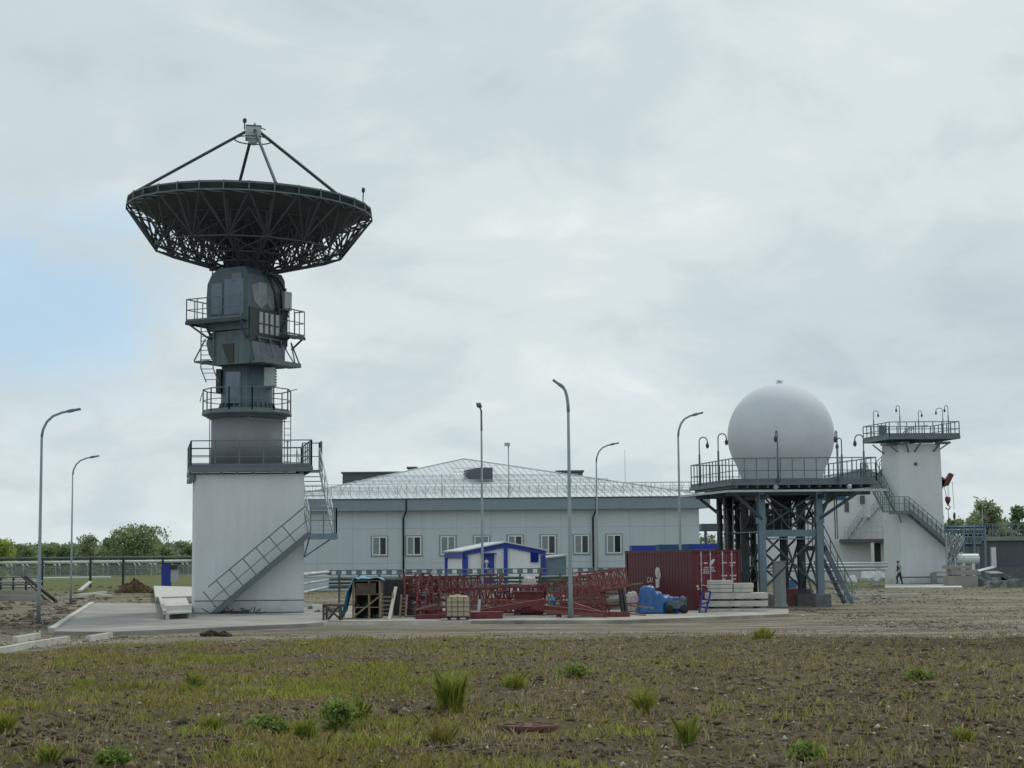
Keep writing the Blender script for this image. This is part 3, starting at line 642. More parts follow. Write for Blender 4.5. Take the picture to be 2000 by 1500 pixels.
pm = at(993, 868, 136.7); b = MB(); b.tube([(pm.x, 136.7, at(994, 990, 136.7).z), (pm.x, 136.7, pm.z)], .05, 8)
fm_ = thing('floodlight_mast', 'thin mast with a square floodlight head standing at the hall roof edge', 'floodlight', (pm.x, 136.7, at(994, 990, 136.7).z))
b.build('pole', MGALV, fm_); b = MB(); b.box(pm.x - .32, pm.x + .12, 136.5, 136.9, pm.z - .12, pm.z + .12); b.build('lamp_head', MGALV, fm_)
pm = at(863, 924, 136.8); b = MB(); b.tube([(pm.x, 136.8, at(863, 996, 136.8).z), (pm.x, 136.8, at(863, 945, 136.8).z)], .045, 6); b.tube([(pm.x, 136.8, at(863, 945, 136.8).z), (pm.x, 136.8, pm.z)], .02, 6)
tag(b.build('lightning_rod', MGALV), 'thin bare rod standing at the left part of the hall roof edge', 'lightning rod')
pm = at(1222, 1000, 175); b = MB(); b.tube([(pm.x, 175, 0), (pm.x, 175, at(1222, 878, 175).z)], .05, 6, r2=.02); tag(b.build('whip_antenna', MGALV), 'very thin whip antenna rising behind the right slope of the hall roof', 'antenna')
# blocks behind the hall
for (xa, xb, yt, Y, lb) in ((669, 800, 925, 190, 'dark grey flat-topped block behind the left slope of the roof'), (1088, 1138, 922, 190, 'small dark grey block behind the right slope of the roof'), (797, 812, 915, 178, 'tiny dark vent block peeking over the left roof slope')):
    p = at(xa, yt, Y); q = at(xb, yt, Y); b = MB(); b.box(p.x, q.x, Y, Y + 8, -.2, p.z); b.box(p.x - .15, q.x + .15, Y - .15, Y + 8.15, p.z, p.z + .18)
    tag(b.build('rear_block', MDGREY), lb, 'building')
p = at(1225, 957, 172); q = at(1290, 957, 172); bb = thing('rear_hall', 'flat rear building whose pale roof railing shows right of the hall roof', 'building', (p.x, 172, 0))
b = MB(); b.box(p.x, q.x + 3, 172, 186, -.2, p.z); b.build('wall', MWALL, bb)
b = MB(); rail_pts(b, [(p.x, 172.2, p.z), (q.x + 3, 172.2, p.z)], h=at(1225, 943, 172).z - p.z, sp=.85, post=.02); b.build('railing', MGALV, bb)
b = MB(); rail_pts(b, [(p.x + 4, 180, p.z), (q.x + 3, 180, p.z)], h=at(1225, 943, 172).z - p.z, sp=.5, post=.02); b.build('railing', MGALV, bb)

# ------------------------------------------------------------ street lamps
def lamp(px, Y, ytop, arm_px, label, r=.11, facing=None, grp='tall curved street lamps', yb=None, hm=9):
    base = at(px, 1090, Y); x = base.x
    if yb: x = at(px, yb, Y).x
    zb = gz(x, Y); T = thing('street_lamp', label, 'street lamp', (x, Y, zb), grp); k = Y
    top = at(px, ytop, Y).z
    arm = arm_px * Y / FPX
    b = MB(); b.tube([(x, Y, zb), (x, Y, zb + 1.2), (x, Y, top - 1.0)], r * .74, 10, r2=r * .36); b.build('pole', MPOLE, T)
    b = MB(); 
    if facing: pts = [(x, Y, top - 1.0), (x, Y - .05, top - .5), (x, Y - .3, top - .15), (x + arm, Y - 1.1, top)]
    else: pts = [(x, Y, top - 1.0), (x + arm * .04, Y, top - .72), (x + arm * .17, Y, top - .42), (x + arm * .38, Y, top - .2), (x + arm * .7, Y, top - .06), (x + arm, Y, top)]
    b.tube(pts, r * .42, 8, r2=r * .36); b.build('arm', MPOLE, T)
    b = MB(); e = Vector(pts[-1]); d = (e - Vector(pts[-2])).normalized()
    b.bar(e - d * .15, e + d * .38, .2, .08); b.bar(e - d * .1, e + d * .1, .12, .12); b.build('lamp_head', MBLUER, T)
    b = MB(); b.box(x - .28, x + .28, Y - .28, Y + .28, zb - .15, zb + .06)
    for sx in (-1, 1):
        for sy in (-1, 1): b.bar((x + sx * .18, Y + sy * .18, zb), (x + sx * .18, Y + sy * .18, zb + .12), .04)
    b.build('base', MFOOT if px > 200 else MBLACK, T)
    return T
lamp(75, 67.7, 803, 56, 'tall street lamp nearest the left edge of the photo, left of the apron', r=.13, yb=1215)
lamp(138, 100, 893, 38, 'street lamp behind the apron kerb, second from the left edge', yb=1180)
lamp(943, 77, 797, -3, 'street lamp seen end-on in front of the blue-framed cabin', facing=True, yb=1200)
lamp(1115, 66.6, 753, -14, 'thick tallest street lamp standing right on the slab edge among the red trusses', r=.15, yb=1210)
lamp(1168, 101, 868, 32, 'street lamp in front of the hall beside its right downpipe', yb=1150)
lamp(1331, 80.8, 810, 34, 'street lamp rising behind the red container, left of the radome', yb=1200, r=.12)
lamp(1922, 190, 972, -10, 'tiny far street lamp above the trees at the right', yb=1100, r=.1)
# ------------------------------------------------------------ steel platform with the radome
S3 = Fr((at(1430, 940, 80.5).x, 80.5, 0), UA, VA); PW = 6.75; PD = 6.3
dz = at(1570, 940, 80.5).z; dbz = at(1570, 955, 80.5).z
sp_ = thing('steel_platform', 'dark steel platform on braced legs with a handrail all round, carrying the radome', 'platform', S3.o)
b = MB(S3); b.box(0, PW, 0, PD, dz - .06, dz); 
for (p, q) in (((0, 0), (PW, 0)), ((PW, 0), (PW, PD)), ((PW, PD), (0, PD)), ((0, PD), (0, 0))): b.bar((*p, dz - .08), (*q, dz - .08), .08, .16)
for k in range(14): b.box(.2 + k * .48, .28 + k * .48, .05, PD - .05, dz - .28, dz - .07)
b.build('deck', MRAIL, sp_)
b = MB(S3)
b.bar((-.25, -.3, dbz - .08), (PW + .3, -.3, dbz - .08), .06, .1); b.bar((-.25, -.3, dbz - .08), (-.45, PD + .3, dbz - .08), .06, .1)
for a in (1.9, 5.3): b.lathe((a, -.32, dbz - .05), [(.01, .02), (.1, .04), (.12, .18), (.02, .24)], 8)
b.build('cable_tray', MGALV, sp_)
hh = at(1570, 894, 80.5).z - dz
cor = [(.04, .04, dz), (PW - .04, .04, dz), (PW - .04, PD - .04, dz), (.04, PD - .04, dz)]
railings(sp_, S3, [[cor[0], cor[1]], [cor[1], cor[2]]], MRAIL, h=hh, sp=.55, mids=(.47,), post=.02, toe=.15)
railings(sp_, S3, [[cor[3], cor[0]], [cor[2], cor[3]]], MRAIL, h=hh, sp=.48, mids=(.47,), post=.022, toe=.15)
LA = [1.62, 4.30]; LB = [.9, 3.2, 5.5]; mz = at(1550, 1038, 83).z
for a in LA:
    for b_ in LB:
        m_ = MB(S3); w_ = .15
        m_.box(a - w_, a + w_, b_ - w_, b_ - w_ + .06, .55, dbz - .1); m_.box(a - w_, a + w_, b_ + w_ - .06, b_ + w_, .55, dbz - .1); m_.box(a - .03, a + .03, b_ - w_ + .06, b_ + w_ - .06, .55, dbz - .1)
        m_.box(a - .3, a + .3, b_ - .3, b_ + .3, .55, .6); m_.box(a - .2, a + .2, b_ - .17, b_ + .17, mz + .35, mz + .65)
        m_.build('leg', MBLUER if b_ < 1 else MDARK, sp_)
        m_ = MB(S3); m_.box(a - .36, a + .36, b_ - .36, b_ + .36, -.25, .56); m_.build('footing', MFOOT, sp_)
for a in LA:
    for b0, b1 in zip(LB[:-1], LB[1:]):
        for z0, z1 in ((.7, mz - .1), (mz + .1, dbz - .1)):
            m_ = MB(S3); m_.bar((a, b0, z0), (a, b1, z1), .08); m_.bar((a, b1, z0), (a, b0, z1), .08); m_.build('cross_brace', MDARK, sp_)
for b_ in LB:
    for z0, z1 in ((.8, mz - .1), (mz + .1, dbz - .1)):
        m_ = MB(S3); m_.bar((LA[0], b_, z0), (LA[1], b_, z1), .09); m_.bar((LA[1], b_, z0), (LA[0], b_, z1), .09)
        if z0 > 1: m_.bar((LA[0], b_, z1), ((LA[0] + LA[1]) / 2, b_, z0), .08); m_.bar((LA[1], b_, z1), ((LA[0] + LA[1]) / 2, b_, z0), .08)
        m_.build('cross_brace', MDARK, sp_)
for (p, q) in (((LA[0], .8, mz + .55), (.1, .3, dbz - .1)), ((LA[1], .8, mz + .55), (6.0, .2, dbz - .1)), ((LA[1], 5.4, mz + .5), (6.3, 5.9, dbz - .1)), ((LA[0], 5.4, mz + .5), (.2, 5.9, dbz - .1)), ((LA[1] + .1, .9, mz + .7), (4.95, .9, dbz - .1)), ((LA[1], 3.2, mz + .4), (6.2, 3.2, dbz - .1))):
    m_ = MB(S3); m_.bar(p, q, .14); m_.build('knee_brace', MDARK, sp_)
b = MB(S3)
for b_ in LB: b.bar((0, b_, dbz - .12), (PW, b_, dbz - .12), .14, .26)
for a in LA: b.bar((a, 0, dbz - .32), (a, PD, dbz - .32), .14, .2)
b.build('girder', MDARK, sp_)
b = MB(S3); b.box(LA[0] - .2, LA[1] + .2, .9, 5.5, mz - .05, mz); b.bar((LA[0] - .2, .88, mz - .1), (LA[1] + .2, .88, mz - .1), .07, .32); b.bar((LA[0] - .2, .88, mz - .36), (LA[1] + .2, .88, mz - .36), .05, .06); b.build('middle_deck', MBLUER, sp_)
railings(sp_, S3, [[(LA[0] + .25, 1.0, mz), (LA[1] - .25, 1.0, mz)]], MDARK, h=1.0, sp=.35)
b = MB(S3); b.box(2.0, 3.0, 3.0, 4.0, mz, mz + .8); b.box(3.3, 4.0, 3.5, 4.3, mz, mz + 1.7); b.lathe((2.2, 2.5, mz + .35), [(.35, 0), (.35, 1.0)], 14); b.build('equipment_cabinet', MDARK, sp_)
# landing and ladder stair on the right
l2 = at(1625, 1066, 84).z; b = MB(S3); b.box(LA[1] + .22, LA[1] + 1.15, 3.0, 4.2, l2 - .08, l2); b.bar((LA[1] + .2, 3.0, l2 - .12), (LA[1] + 1.15, 3.0, l2 - .12), .06, .22); b.build('landing', MDARK, sp_)
railings(sp_, S3, [[(LA[1] + .3, 4.15, l2), (LA[1] + 1.12, 4.15, l2)], [(LA[1] + .3, 3.05, l2), (LA[1] + .9, 3.05, l2)]], MBLUER, h=1.1, sp=.2, post=.02)
stair(sp_, S3, (LA[1] + 2.35, 3.1, .05), (LA[1] + 1.05, 3.1, l2), (-.0, .95, 0), MBLUER, n=10, h=1.0, w=.07, nrail=4)
b = MB(S3)
for a in (.25, .8): b.bar((a + LA[1], 2.2, .05), (a + LA[1] - .55, 2.2, 2.1), .09)
for a in (.1, .2): b.tube([(LA[1] + .9 + a, 1.5, l2 + .3), (LA[1] + .9 + a, 1.5, dbz)], .03, 6)
b.build('brace_pipe', MBLUER, sp_)
# dark vertical ducts and pale rods at the left
for px, Y, r, mt_ in ((1405, 84.8, .14, MBLACK), (1424, 85.2, .15, MBLACK), (1440, 85.6, .14, MBLACK), (1456, 86.0, .15, MDARK), (1470, 86.2, .16, MBLACK), (1414, 84.4, .04, MGALV), (1432, 84.6, .035, MGALV), (1452.5, 84.9, .03, MGALV)):
    p = at(px, 1000, Y); b = MB(); b.tube([(p.x, Y, -.1), (p.x, Y, dbz - .05)], r, 10); b.build('duct', mt_, sp_)
b = MB(); p = at(1394, 996, 84.3); q = at(1452, 996, 84.3); b.bar((p.x, 84.3, p.z), (q.x, 84.3, p.z), .05); p = at(1400, 1043, 84.3); b.bar((p.x, 84.3, p.z), (q.x, 84.3, p.z), .05)
p = at(1400, 960, 84.3); b.bar((p.x, 84.3, p.z), (p.x + .5, 84.9, p.z - .8), .1); b.build('duct_bracket', MDARK, sp_)
# cabinet and red box under the platform
def px_box(name, x0, x1, y0, y1, Y, D, mat, label, cat, group=None, z0=None, extra=None):
    p = at(x0, y1, Y); q = at(x1, y0, Y); b = MB(); zz = (gz(p.x, Y) if z0 is None else z0)
    b.box(p.x, q.x, Y, Y + D, zz, q.z)
    if extra: extra(b, p.x, q.x, Y, zz, q.z)
    return tag(b.build(name, mat), label, cat, group)
def cab_extra(b, x0, x1, Y, z0, z1):
    b.box(x0 - .05, x1 + .05, Y - .05, Y + .65, z1, z1 + .06); b.box(x0 + .06, x1 - .06, Y - .02, Y, z0 + .3, z1 - .15); b.box(x0 - .05, x1 + .05, Y - .04, Y + .64, z0 - .1, z0 + .12)
px_box('electrical_cabinet', 1514, 1534, 1098, 1180, 83.2, .6, MLITE, 'tall pale grey electrical cabinet between the front legs of the radome platform', 'cabinet', extra=cab_extra)
px_box('tool_box', 1544, 1584, 1152, 1180, 83.6, .8, MREDL, 'dark reddish box on the ground under the radome platform', 'box', extra=lambda b, x0, x1, Y, z0, z1: b.box(x0 - .03, x1 + .03, Y - .03, Y + .83, z1, z1 + .05))

# radome
rc = at(1525, 852, 84.0); rr = 103.5 * 84 / FPX; dzz = dz
ra = thing('radome', 'large smooth white radome ball standing on the dark steel platform', 'radome', (rc.x, 84.0, dzz))
T3 = Fr((rc.x, 84.0, 0)); th0 = math.asin(.86)
prof = [(74 * 84 / FPX, dzz), (76 * 84 / FPX, dzz + .12)]
prof += [(rr * math.cos(t), rc.z + rr * math.sin(t)) for t in np.linspace(-.56, math.pi / 2 - .01, 48)]
b = MB(T3); b.lathe((0, 0, 0), prof, 96); b.build('shell', MRAD, ra)
b = MB(T3); b.lathe((0, 0, 0), [(2.0, dzz), (2.0, dzz + .1), (1.9, dzz + .1), (1.9, dzz)], 48); b.build('base_ring', MRAIL, ra)
b = MB(T3); b.lathe((0, 0, rc.z + rr), [(.16, -.02), (.16, .05), (.03, .07), (.03, .11), (.2, .115), (.12, .15), (.01, .16)], 14); b.build('beacon', MGALV, ra)

# swan-neck lamps
def swan(x, Y, z0, ztop, side, label, grp, proto=None, dyv=0.0, s=1.0):
    T = thing('platform_lamp', label, 'lamp', (x, Y, z0), grp)
    b = MB(); hgt = ztop - z0; rr_ = .20 * s
    pts = [(x, Y, z0), (x, Y, ztop - rr_)]
    for k in range(1, 9):
        a = math.pi * k / 8; ox = rr_ * (1 - math.cos(a)); pts.append((x + side * ox, Y + dyv * ox, ztop - rr_ + rr_ * math.sin(a)))
    pts.append((x + side * 2 * rr_, Y + dyv * 2 * rr_, ztop - rr_ * 1.5))
    b.tube([(x, Y, z0), (x, Y, z0 + hgt * .66)], .05 * s, 8); b.tube(pts, .028 * s, 8); b.build('pole', MRAIL, T)
    b = MB(); e = pts[-1]; b.lathe(e, [(.025 * s, .05), (.05 * s, 0), (.09 * s, -.09 * s), (.075 * s, -.2 * s), (.02, -.26 * s)], 10); b.build('lamp_head', MDARK, T)
G3 = 'swan-neck lamps along the radome platform rail'
for px, Y, yt, sd_, dv, lb in ((1367, 85.2, 854, 1, 0, 'swan-neck lamp at the far left corner of the radome platform rail'), (1404, 82.6, 847, 1, 0, 'swan-neck lamp on the left side rail, second from the left corner'),
                           (1520, 80.45, 841, -.32, -.8, 'swan-neck lamp in front of the radome ball'), (1637, 80.45, 842, -.35, -.8, 'taller swan-neck lamp just right of the radome ball on the front rail'),
                           (1645.5, 85.5, 855, -.4, .8, 'swan-neck lamp on the back rail just right of the radome ball'), (1688.5, 81.8, 849, -1, 0, 'swan-neck lamp near the right corner of the radome platform')):
    p = at(px, 940, Y); swan(p.x, Y, dz - .05, at(px, yt, Y).z, sd_, lb, G3, dyv=dv)

# ------------------------------------------------------------ white tower at the right
S4 = site(1764, 1142, 136); TW = 3.24; TD = 3.2
wt = at(1800, 866, 136).z
t2 = thing('white_tower', 'tall narrow white rendered tower at the right with a railed top platform', 'tower', S4.o)
b = MB(S4); b.slab([(-.1, 0, -.2), (TW + .16, 0, -.2), (TW, 0, wt), (0, 0, wt)], (0, TD, 0)); b.build('wall', MW, t2)
b = MB(S4); b.box(-.12, TW + .17, -.03, 0, .58, .66); b.box(-.14, TW + .2, -.05, 0, -.1, .12); b.build('plinth_groove', MFOOT, t2)
pz0 = at(1800, 862, 135).z; pz1 = at(1800, 850, 135).z; A0, A1_, B0, B1 = -1.12, TW + 1.15, -.95, TD + .95
b = MB(S4); b.box(A0, A1_, B0, B1, pz1 - .07, pz1)
for p, q in (((A0, B0), (A1_, B0)), ((A1_, B0), (A1_, B1)), ((A0, B1), (A1_, B1)), ((A0, B0), (A0, B1))): b.bar((*p, pz1 - .15), (*q, pz1 - .15), .07, .28)
b.box(-.2, .5, -.75, 0, pz0 - .18, pz0); b.box(TW - .4, TW + .5, -.75, 0, pz0 - .18, pz0); b.box(-.95, 0, .2, 1.2, pz0 - .2, pz0)
b.build('platform', MRAIL, t2)
for (p, q) in (((-.9, .2, pz0), (0, .2, pz0 - .75)), ((.2, -.8, pz0 - .05), (.75, -.02, pz0 - .75)), ((1.4, -.8, pz0 - .05), (1.2, -.02, pz0 - .75)), ((TW - .3, -.8, pz0 - .05), (TW - .55, -.02, pz0 - .75)), ((TW + .9, .2, pz0), (TW, .2, pz0 - .6)), ((-.9, TD - .4, pz0), (0, TD - .4, pz0 - .75))):
    m_ = MB(S4); m_.bar(p, q, .09); m_.build('bracket', MRAIL, t2)
h4 = at(1800, 823.5, 135).z - pz1
c4 = [(A0 + .03, B0 + .03, pz1), (A1_ - .03, B0 + .03, pz1), (A1_ - .03, B1 - .03, pz1), (A0 + .03, B1 - .03, pz1)]
railings(t2, S4, [[c4[0], c4[1]], [c4[1], c4[2]], [c4[2], c4[3]], [c4[3], c4[0]]], MRAIL, h=h4, sp=.72, mids=(.48,), post=.03, r=.03, toe=.16)
b = MB(S4); b.bar((.6, 1.5, pz1), (1.9, 2.4, pz1 + .9), .05); b.bar((.75, 1.2, pz1), (2.05, 2.1, pz1 + .9), .05); b.bar((1.9, 2.4, pz1 + .9), (3.4, 2.4, pz1 + 1.0), .05); b.box(-1.0, -.4, 1.2, 1.3, pz1, pz1 + h4 - .1); b.build('hatch_rail', MRAIL, t2)
b = MB(S4); b.blob((1.25, -.05, at(1798, 906, 136).z), .12, .1, .14, 8, .1, flat=False); b.build('wall_lamp', MDARK, t2)
l4 = at(1750, 998, 135).z; f4 = at(1846, 1066, 135).z
stair(t2, S4, (TW + .1, -1.0, f4), (.25, -1.0, l4), (0, .85, 0), MRAIL, n=14, h=1.05, w=.07, nrail=9)
b = MB(S4); b.box(-1.35, .3, -1.0, .2, l4 - .08, l4); b.bar((-1.35, -1.0, l4 - .12), (.3, -1.0, l4 - .12), .07, .26); b.bar((-.6, -.9, l4 - .2), (0, 0, l4 - .9), .07); b.build('landing', MRAIL, t2)
b = MB(S4); b.box(TW + .1, TW + 1.2, -1.0, .2, f4 - .08, f4); b.build('landing', MRAIL, t2)
railings(t2, S4, [[(.25, -.98, l4), (-1.3, -.98, l4)], [(-1.33, -.95, l4), (-1.33, .2, l4)]], MRAIL, h=1.1, sp=.35, post=.022)
stair(t2, S4, (-1.3, .2, l4), (-1.3, 3.4, l4 + 2.9), (.9, 0, 0), MRAIL, n=14, h=1.1, w=.07, nrail=7)
b = MB(S4); b.box(-1.35, -.1, 3.4, 4.4, l4 + 2.82, l4 + 2.9); b.build('landing', MRAIL, t2)
railings(t2, S4, [[(-1.3, 3.4, l4 + 2.9), (-1.3, 4.35, l4 + 2.9), (-.1, 4.35, l4 + 2.9)]], MRAIL, h=1.1, sp=.6)
stair(t2, S4, (-.1, 3.5, l4 + 2.9), (2.9, 3.5, pz1), (0, .8, 0), MRAIL, n=13, h=1.1, w=.07, nrail=6)
stair(t2, S4, (TW + 1.15, 3.9, .0), (TW + 1.15, .2, f4), (-.85, 0, 0), MGALV, n=13, h=1.0, w=.06, nrail=7)
G4 = 'swan-neck lamps on the white tower top'
for px, Y, yt, sd_, lb in ((1707, 138.5, 802, 1, 'leftmost swan-neck lamp on top of the white tower'), (1758.5, 135.3, 792, -.7, 'second swan-neck lamp from the left on the white tower top, the tallest'), (1795, 139, 802, .7, 'middle swan-neck lamp on the white tower top'),
                       (1842.5, 139, 797, -1.4, 'wide-hooked swan-neck lamp second from the right on the white tower top'), (1853, 135.3, 792, -.7, 'rightmost swan-neck lamp on top of the white tower')):
    p = at(px, 850, Y); swan(p.x, Y, pz1, at(px, yt, Y).z, sd_, lb, G4, s=.95)
b = MB(S4); b.box(TW - 1.35, TW - 1.0, -.9, -.55, -.1, .95); b.bar((TW - 1.2, -.72, .98), (TW + .7, -.72, .98), .08); b.bar((TW + .7, -.72, 0), (TW + .7, -.72, .98), .08); tag(b.build('pipe_stand', MCONC), 'small concrete pipe stand with a low bar at the foot of the white tower', 'pipe stand')
ground_poly('tower_pad', [(1728, 1147), (1880, 1147), (1876, 1141), (1728, 1141)], -.1, .08, MCONL)

# person stepping along at the foot of the white tower
pp = at(1757, 1139, 134.6); pz = .08
Tp = Fr((pp.x, 134.6, pz))
KR = 1.25
def skinned(name, joints, edges, mats, rules, parent=None, T=Tp):
    me = bpy.data.meshes.new(name); P = [T(j[0]) - Vector(WO[parent.name]) if parent else T(j[0]) for j in joints]
    me.from_pydata([tuple(p) for p in P], edges, []); o = bpy.data.objects.new(name, me); col.objects.link(o)
    md = o.modifiers.new('skin', 'SKIN'); sv = me.skin_vertices[0].data
    for i, j in enumerate(joints): sv[i].radius = (j[1] * (KR if i not in (5, 6) else 1.1), (j[1] if len(j) < 3 else j[2]) * (KR if i not in (5, 6) else 1.1))
    sv[0].use_root = True; md.use_smooth_shade = True; o.modifiers.new('sub', 'SUBSURF').levels = 2; o.modifiers['sub'].render_levels = 2
    bpy.context.view_layer.update(); dg = bpy.context.evaluated_depsgraph_get(); m2 = bpy.data.meshes.new_from_object(o.evaluated_get(dg)); o.modifiers.clear(); o.data = m2
    m2.materials.clear()
    for q in mats: m2.materials.append(q)
    for f in m2.polygons: f.material_index = rules(f.center); f.use_smooth = True
    return o
pe = thing('person', 'person in dark vest and light shirt walking left past the foot of the white tower', 'person', (pp.x, 134.6, pz))
J = [((0, 0, .93), .15, .12), ((0.0, 0, 1.12), .14, .11), ((-.02, 0, 1.32), .17, .12), ((-.03, 0, 1.46), .10, .08), ((-.05, 0, 1.54), .055), ((-.07, 0, 1.64), .085), ((-.07, 0, 1.73), .08),
     ((-.03, -.2, 1.40), .06), ((.08, -.24, 1.14), .045), ((-.08, -.26, .95), .035), ((-.03, .2, 1.40), .06), ((-.08, .24, 1.14), .045), ((-.26, .22, 1.0), .035),
     ((-.02, -.1, .86), .095), ((-.22, -.1, .55), .07), ((-.16, -.1, .12), .045), ((-.3, -.1, .06), .04),
     ((.06, .1, .86), .095), ((.14, .1, .48), .07), ((.24, .1, .10), .045), ((.12, .1, .04), .04)]
Ed = [(0, 1), (1, 2), (2, 3), (3, 4), (4, 5), (5, 6), (3, 7), (7, 8), (8, 9), (3, 10), (10, 11), (11, 12), (0, 13), (13, 14), (14, 15), (15, 16), (0, 17), (17, 18), (18, 19), (19, 20)]
def rule(c): return 0 if c.z > 1.5 else (1 if (c.z > .92 and abs(c.y) > .13) else 2 if c.z > .95 else 3)
bo = skinned('body', J, Ed, [MSKIN, MCLOTHG, MCLOTHD, MCLOTHD], rule, pe); bo.parent = pe
b = MB(Tp); b.lathe((-.07, 0, 1.69), [(.135, 0), (.125, .02), (.11, .06), (.08, .11), (.01, .14)], 16); b.box(-.24, -.16, -.08, .08, 1.69, 1.705); b.build('hard_hat', MCLOTHD, pe)

# ------------------------------------------------------------ buildings behind the radome platform
Y5 = 168; S5 = Fr((at(1505, 1140, Y5).x, Y5, 0), 0, 4)
wx = lambda px: (at(px, 1080, Y5).x - S5.o.x)
wh = thing('white_building', 'white two-storey building with a blue band and grey gabled roof behind the radome', 'building', S5.o)
ez = at(1600, 952, Y5).z; b = MB(S5); b.box(0, wx(1745), 0, 14, -.2, ez); b.build('wall', MWHITE, wh)
b = MB(S5); b.box(wx(1507), wx(1655), -.08, 0, at(1600, 977, Y5).z, at(1600, 963, Y5).z); b.build('blue_band', MBLUE2, wh)
b = MB(S5); rzz = at(1685, 915, Y5).z
b.slab([(wx(1503), -.5, ez), (wx(1760), -.5, ez), (wx(1760), -.5, at(1750, 935, Y5).z), (wx(1685), -.5, rzz), (wx(1600), -.5, at(1600, 940, Y5).z)], (0, 15, 0)); b.build('roof', M('blue_grey_roof', (.16, .20, .26), .5, var=.1), wh)
bz = at(1690, 1053, Y5).z; b = MB(S5); b.box(wx(1640), wx(1735), -2.0, 0, bz - .3, bz); b.build('balcony', MDGREY, wh)
railings(wh, S5, [[(wx(1640), -1.95, bz), (wx(1735), -1.95, bz)]], MGALV, h=1.15, sp=.5)
b = MB(S5)
for px in (1694, 1724): b.box(wx(px - 3), wx(px + 3), -1.9, -1.6, 0, bz - .3)
b.build('pillar', MWHITE, wh)
b = MB(S5); b.box(wx(1702), wx(1720), -.05, 0, 0, bz - .4); b.build('doorway', MBLACK, wh)
b = MB(S5); b.box(wx(1652), wx(1660), -.1, 0, at(1650, 1000, Y5).z, at(1650, 980, Y5).z); b.box(wx(1683), wx(1690), -.4, 0, at(1683, 984, Y5).z, at(1683, 968, Y5).z); b.build('vent_box', MDGREY, wh)
z_a = at(1650, 1062, Y5 - 1.5).z; z_b = at(1690, 1009, Y5 - 1.5).z; z_c = at(1722, 984, Y5 - 1.5).z
stair(wh, S5, (wx(1648), -1.5, z_a), (wx(1686), -1.5, z_b), (0, .8, 0), MGALV, n=12, h=1.0, w=.06, nrail=6)
stair(wh, S5, (wx(1700), -1.5, z_b), (wx(1724), -1.5, z_c), (0, .8, 0), MGALV, n=8, h=1.0, w=.06, nrail=4)
b = MB(S5); b.box(wx(1684), wx(1702), -1.5, 0, z_b - .1, z_b); b.build('landing', MGALV, wh)

for k, (yy, r_) in enumerate(((1101, .08), (1107, .11), (1114, .09))):
    z = at(1600, yy, 125).z; b = MB(); b.tube([(at(1470, yy, 125).x, 125 + k * .3, z), (at(1735, yy, 125).x, 125 + k * .3, z)], r_, 8); o_ = b.build('white_pipe', MGALV)
    tag(o_, ['uppermost', 'middle', 'lowest'][k] + ' of the pale pipes running behind the legs of the radome platform', 'pipe', 'pale pipes behind the radome platform')
b = MB(); p = G(1622, 1168.5); q = G(1792, 1166); b.bar((p.x, p.y, .1), (q.x, q.y, .1), .25, .16); tag(b.build('kerb', MCONL), 'long thin pale kerb on the gravel right of the radome platform', 'kerb')
for (px, py, r_, h_, mt_, lb, nm) in ((1549, 1158, .28, .85, MBLUE2, 'blue drum standing behind the legs of the radome platform', 'drum'), (1668, 1126, .25, .8, MWHITE, 'small white drum near the ladder stair foot', 'drum')):
    g_ = G(px, py); b = MB(); b.lathe((g_.x, g_.y, 0), [(r_, 0), (r_, h_ * .33), (r_ * 1.05, h_ * .35), (r_, h_ * .37), (r_, h_ * .98), (r_ * .9, h_)], 18); tag(b.build('drum', mt_), lb, nm)
random.seed(22)
b = MB()
for k in range(90):
    g_ = G(random.uniform(1500, 1735), random.uniform(1128, 1172)); q = random.uniform(.06, .3); b.blob((g_.x, g_.y, -.02), q, q, q * .7, 8, .3)
    if k % 4 == 0: b.bar((g_.x, g_.y, .1), (g_.x + random.uniform(-1, 1), g_.y + random.uniform(-.5, .5), random.uniform(.1, .4)), .07)
struct(b.build('platform_litter', MCONC), 'stuff')
# pale sacks, left of the white tower
for i, (px, py, s_, lb) in enumerate(((1676, 1131, .8, 'slumped white sack leftmost in front of the white building'), (1697, 1134, 1.1, 'wide white sack in the middle in front of the white building'), (1718, 1134, .9, 'white sack closest to the foot of the white tower'), (1665, 1138, .6, 'small white sack at the foot of the ladder stair'), (1708, 1122, 1.0, 'white sack lying behind and above the other sacks'))):
    p = G(px, py); b = MB(); b.blob((p.x, p.y, 0), s_ * .75, s_ * .6, s_ * 1.0, 12, .16); tag(b.build('white_sack', MWHITE), lb, 'sack')

# ------------------------------------------------------------ right-hand side: grey building, pipe rack, tank, slabs, crane
Y6 = 150; S6 = Fr((at(1912, 1118, Y6).x, Y6, 0), 0, 10); wx = lambda px: at(px, 1080, Y6).x - S6.o.x
gb = thing('grey_building', 'dark grey flat-roofed building at the right edge with railings on its roof', 'building', S6.o)
rz_ = at(1950, 1048, Y6).z; b = MB(S6); b.box(0, 14, 0, 12, -.2, rz_ - .35); b.build('wall', MDGREY, gb)
b = MB(S6); b.box(-.3, 14.3, -.3, 12.3, rz_ - .35, rz_); b.build('roof_slab', MCONC, gb)
railings(gb, S6, [[(-.2, -.2, rz_), (14, -.2, rz_)], [(-.2, 6, rz_), (14, 6, rz_)]], MBLUER, h=1.1, sp=.6)
b = MB(S6); b.box(wx(1934), wx(1943), -.25, 0, .8, rz_ - .9); b.build('white_duct', MWHITE, gb)
b = MB(S6); b.box(-.2, 14, -.7, 0, -.1, at(1950, 1108, Y6).z); b.build('plinth', MFOOT, gb)
Y7 = 143; rk = thing('pipe_rack', 'blue-grey steel pipe rack with several stacked pipes beside the grey building', 'pipe rack', (at(1850, 1120, Y7).x, Y7, 0))
